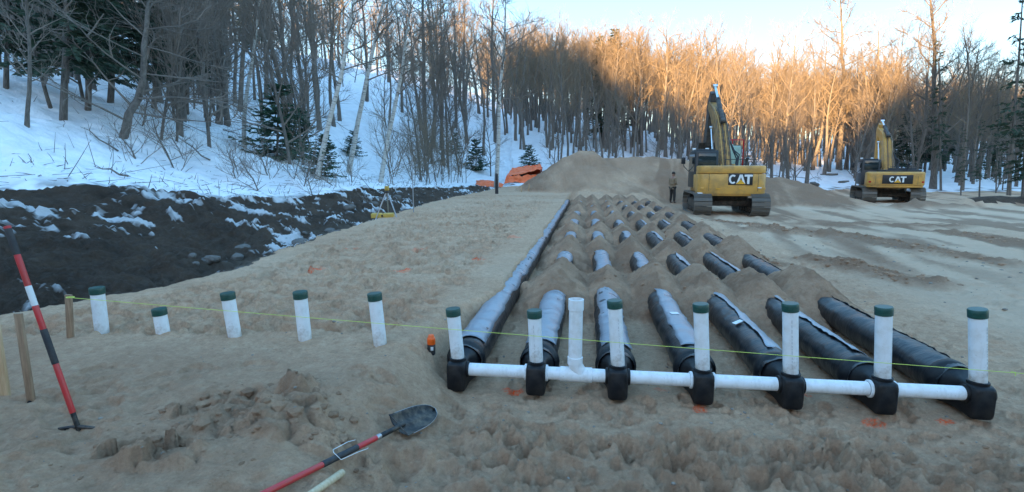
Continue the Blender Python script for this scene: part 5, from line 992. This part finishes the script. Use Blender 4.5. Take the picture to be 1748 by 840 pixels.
body = [(0, 0, .95, .15, .12), (0, 0, 1.12, .14, .11), (0, 0, 1.30, .17, .12), (0, -.01, 1.44, .13, .10), (0, .01, 1.52, .055), (0, .03, 1.60, .075, .09), (0, .03, 1.70, .075, .095), (0, .02, 1.765, .05, .06),
  (-.10, 0, .86, .095), (-.11, .02, .50, .065), (-.115, -.02, .10, .045), (-.12, .10, .04, .045, .035), (-.12, .19, .03, .035, .025), (.10, 0, .86, .095), (.12, .05, .50, .065), (.13, .03, .10, .045), (.135, .15, .04, .045, .035), (.135, .24, .03, .035, .025),
  (-.21, 0, 1.42, .06), (-.26, .0, 1.14, .047), (-.13, .20, 1.08, .036), (-.06, .24, 1.09, .033, .025), (.21, 0, 1.42, .06), (.26, .0, 1.14, .047), (.13, .22, 1.10, .036), (.06, .26, 1.10, .033, .025)]
be = [(0, 1), (1, 2), (2, 3), (3, 4), (4, 5), (5, 6), (6, 7), (0, 8), (8, 9), (9, 10), (10, 11), (11, 12), (0, 13), (13, 14), (14, 15), (15, 16), (16, 17), (3, 18), (18, 19), (19, 20), (20, 21), (3, 22), (22, 23), (23, 24), (24, 25)]
nb = len(body)
for sx, w_ in ((-1, 21), (1, 25)):
    bx_, by_, bz_ = body[w_][:3]
    for f in range(5):
        o_ = -.03 + .015 * f; i0 = len(body); L = (.035, .045, .048, .044, .036)[f]
        body += [(bx_ - sx * .035, by_ + .01, bz_ + o_, .009), (bx_ - sx * (.035 + L), by_ + .006 - .004 * f, bz_ + o_ - .006, .008)] if f else [(bx_ - sx * .005, by_ + .02, bz_ + .035, .010), (bx_ - sx * .03, by_ + .035, bz_ + .05, .009)]
        be += [(w_, i0), (i0, i0 + 1)]
skinmesh('body', body, be, M['skin'], wk)
g_ = lambda n, k, dz=0: (n[0], n[1], n[2] + dz, n[3] * k + .012, (n[4] if len(n) > 4 else n[3]) * k + .012)
skinmesh('jacket', [g_(body[0], 1.08, .02), g_(body[1], 1.12), g_(body[2], 1.08), g_(body[3], 1.08), (0, 0, 1.50, .075, .07), g_(body[18], 1.1), g_(body[19], 1.1), (-.155, .165, 1.09, .05), g_(body[22], 1.1), g_(body[23], 1.1), (.155, .185, 1.105, .05), (0, .0, .84, .165, .135)], [(0, 1), (1, 2), (2, 3), (3, 4), (3, 5), (5, 6), (6, 7), (3, 8), (8, 9), (9, 10), (0, 11)], M['tan'], wk)
skinmesh('trousers', [(0, 0, .93, .15, .125), g_(body[8], 1.08), g_(body[9], 1.15), (-.115, -.02, .09, .065), g_(body[13], 1.08), g_(body[14], 1.15), (.13, .03, .09, .065)], [(0, 1), (1, 2), (2, 3), (0, 4), (4, 5), (5, 6)], M['trousers'], wk)
for a, b, c in ((10, 11, 12), (15, 16, 17)): skinmesh('boot', [(body[a][0], body[a][1], .12, .058), (body[a][0], body[a][1] + .01, .055, .058, .052), (body[b][0], body[b][1], .045, .052, .04), (body[c][0], body[c][1], .035, .045, .03)], [(0, 1), (1, 2), (2, 3)], M['boot'], wk)
MB().lathe([(.092, 1.685), (.097, 1.70), (.096, 1.75), (.08, 1.795), (.04, 1.815), (.0001, 1.818)], (0, .02, 0), 18).box((0, .125, 1.70), (.14, .11, .012), Matrix.Rotation(-.15, 3, 'X'), .005).obj('cap', M['hat'], wk, 50)
MB().lathe([(.03, 0), (.018, .035), (.008, .045)], (0, .10, 1.63), 8, axis=(0, 1, -.4)).obj('nose', M['skin'], wk, 60)
for sx in (-1, 1): MB().lathe([(.004, -.01), (.022, 0), (.024, .012), (.004, .018)], (sx * .078, .02, 1.63), 8, axis=(sx, -.2, 0)).obj('ear', M['skin'], wk, 60)
MB().box((0, .112, 1.582), (.05, .012, .012), None, .004).obj('mouth', M['trousers'], wk)
for sx in (-1, 1): MB().lathe([(.013, 0), (.008, .008), (.0001, .010)], (sx * .033, .105, 1.663), 8, axis=(0, 1, 0)).obj('eye', M['boot'], wk)
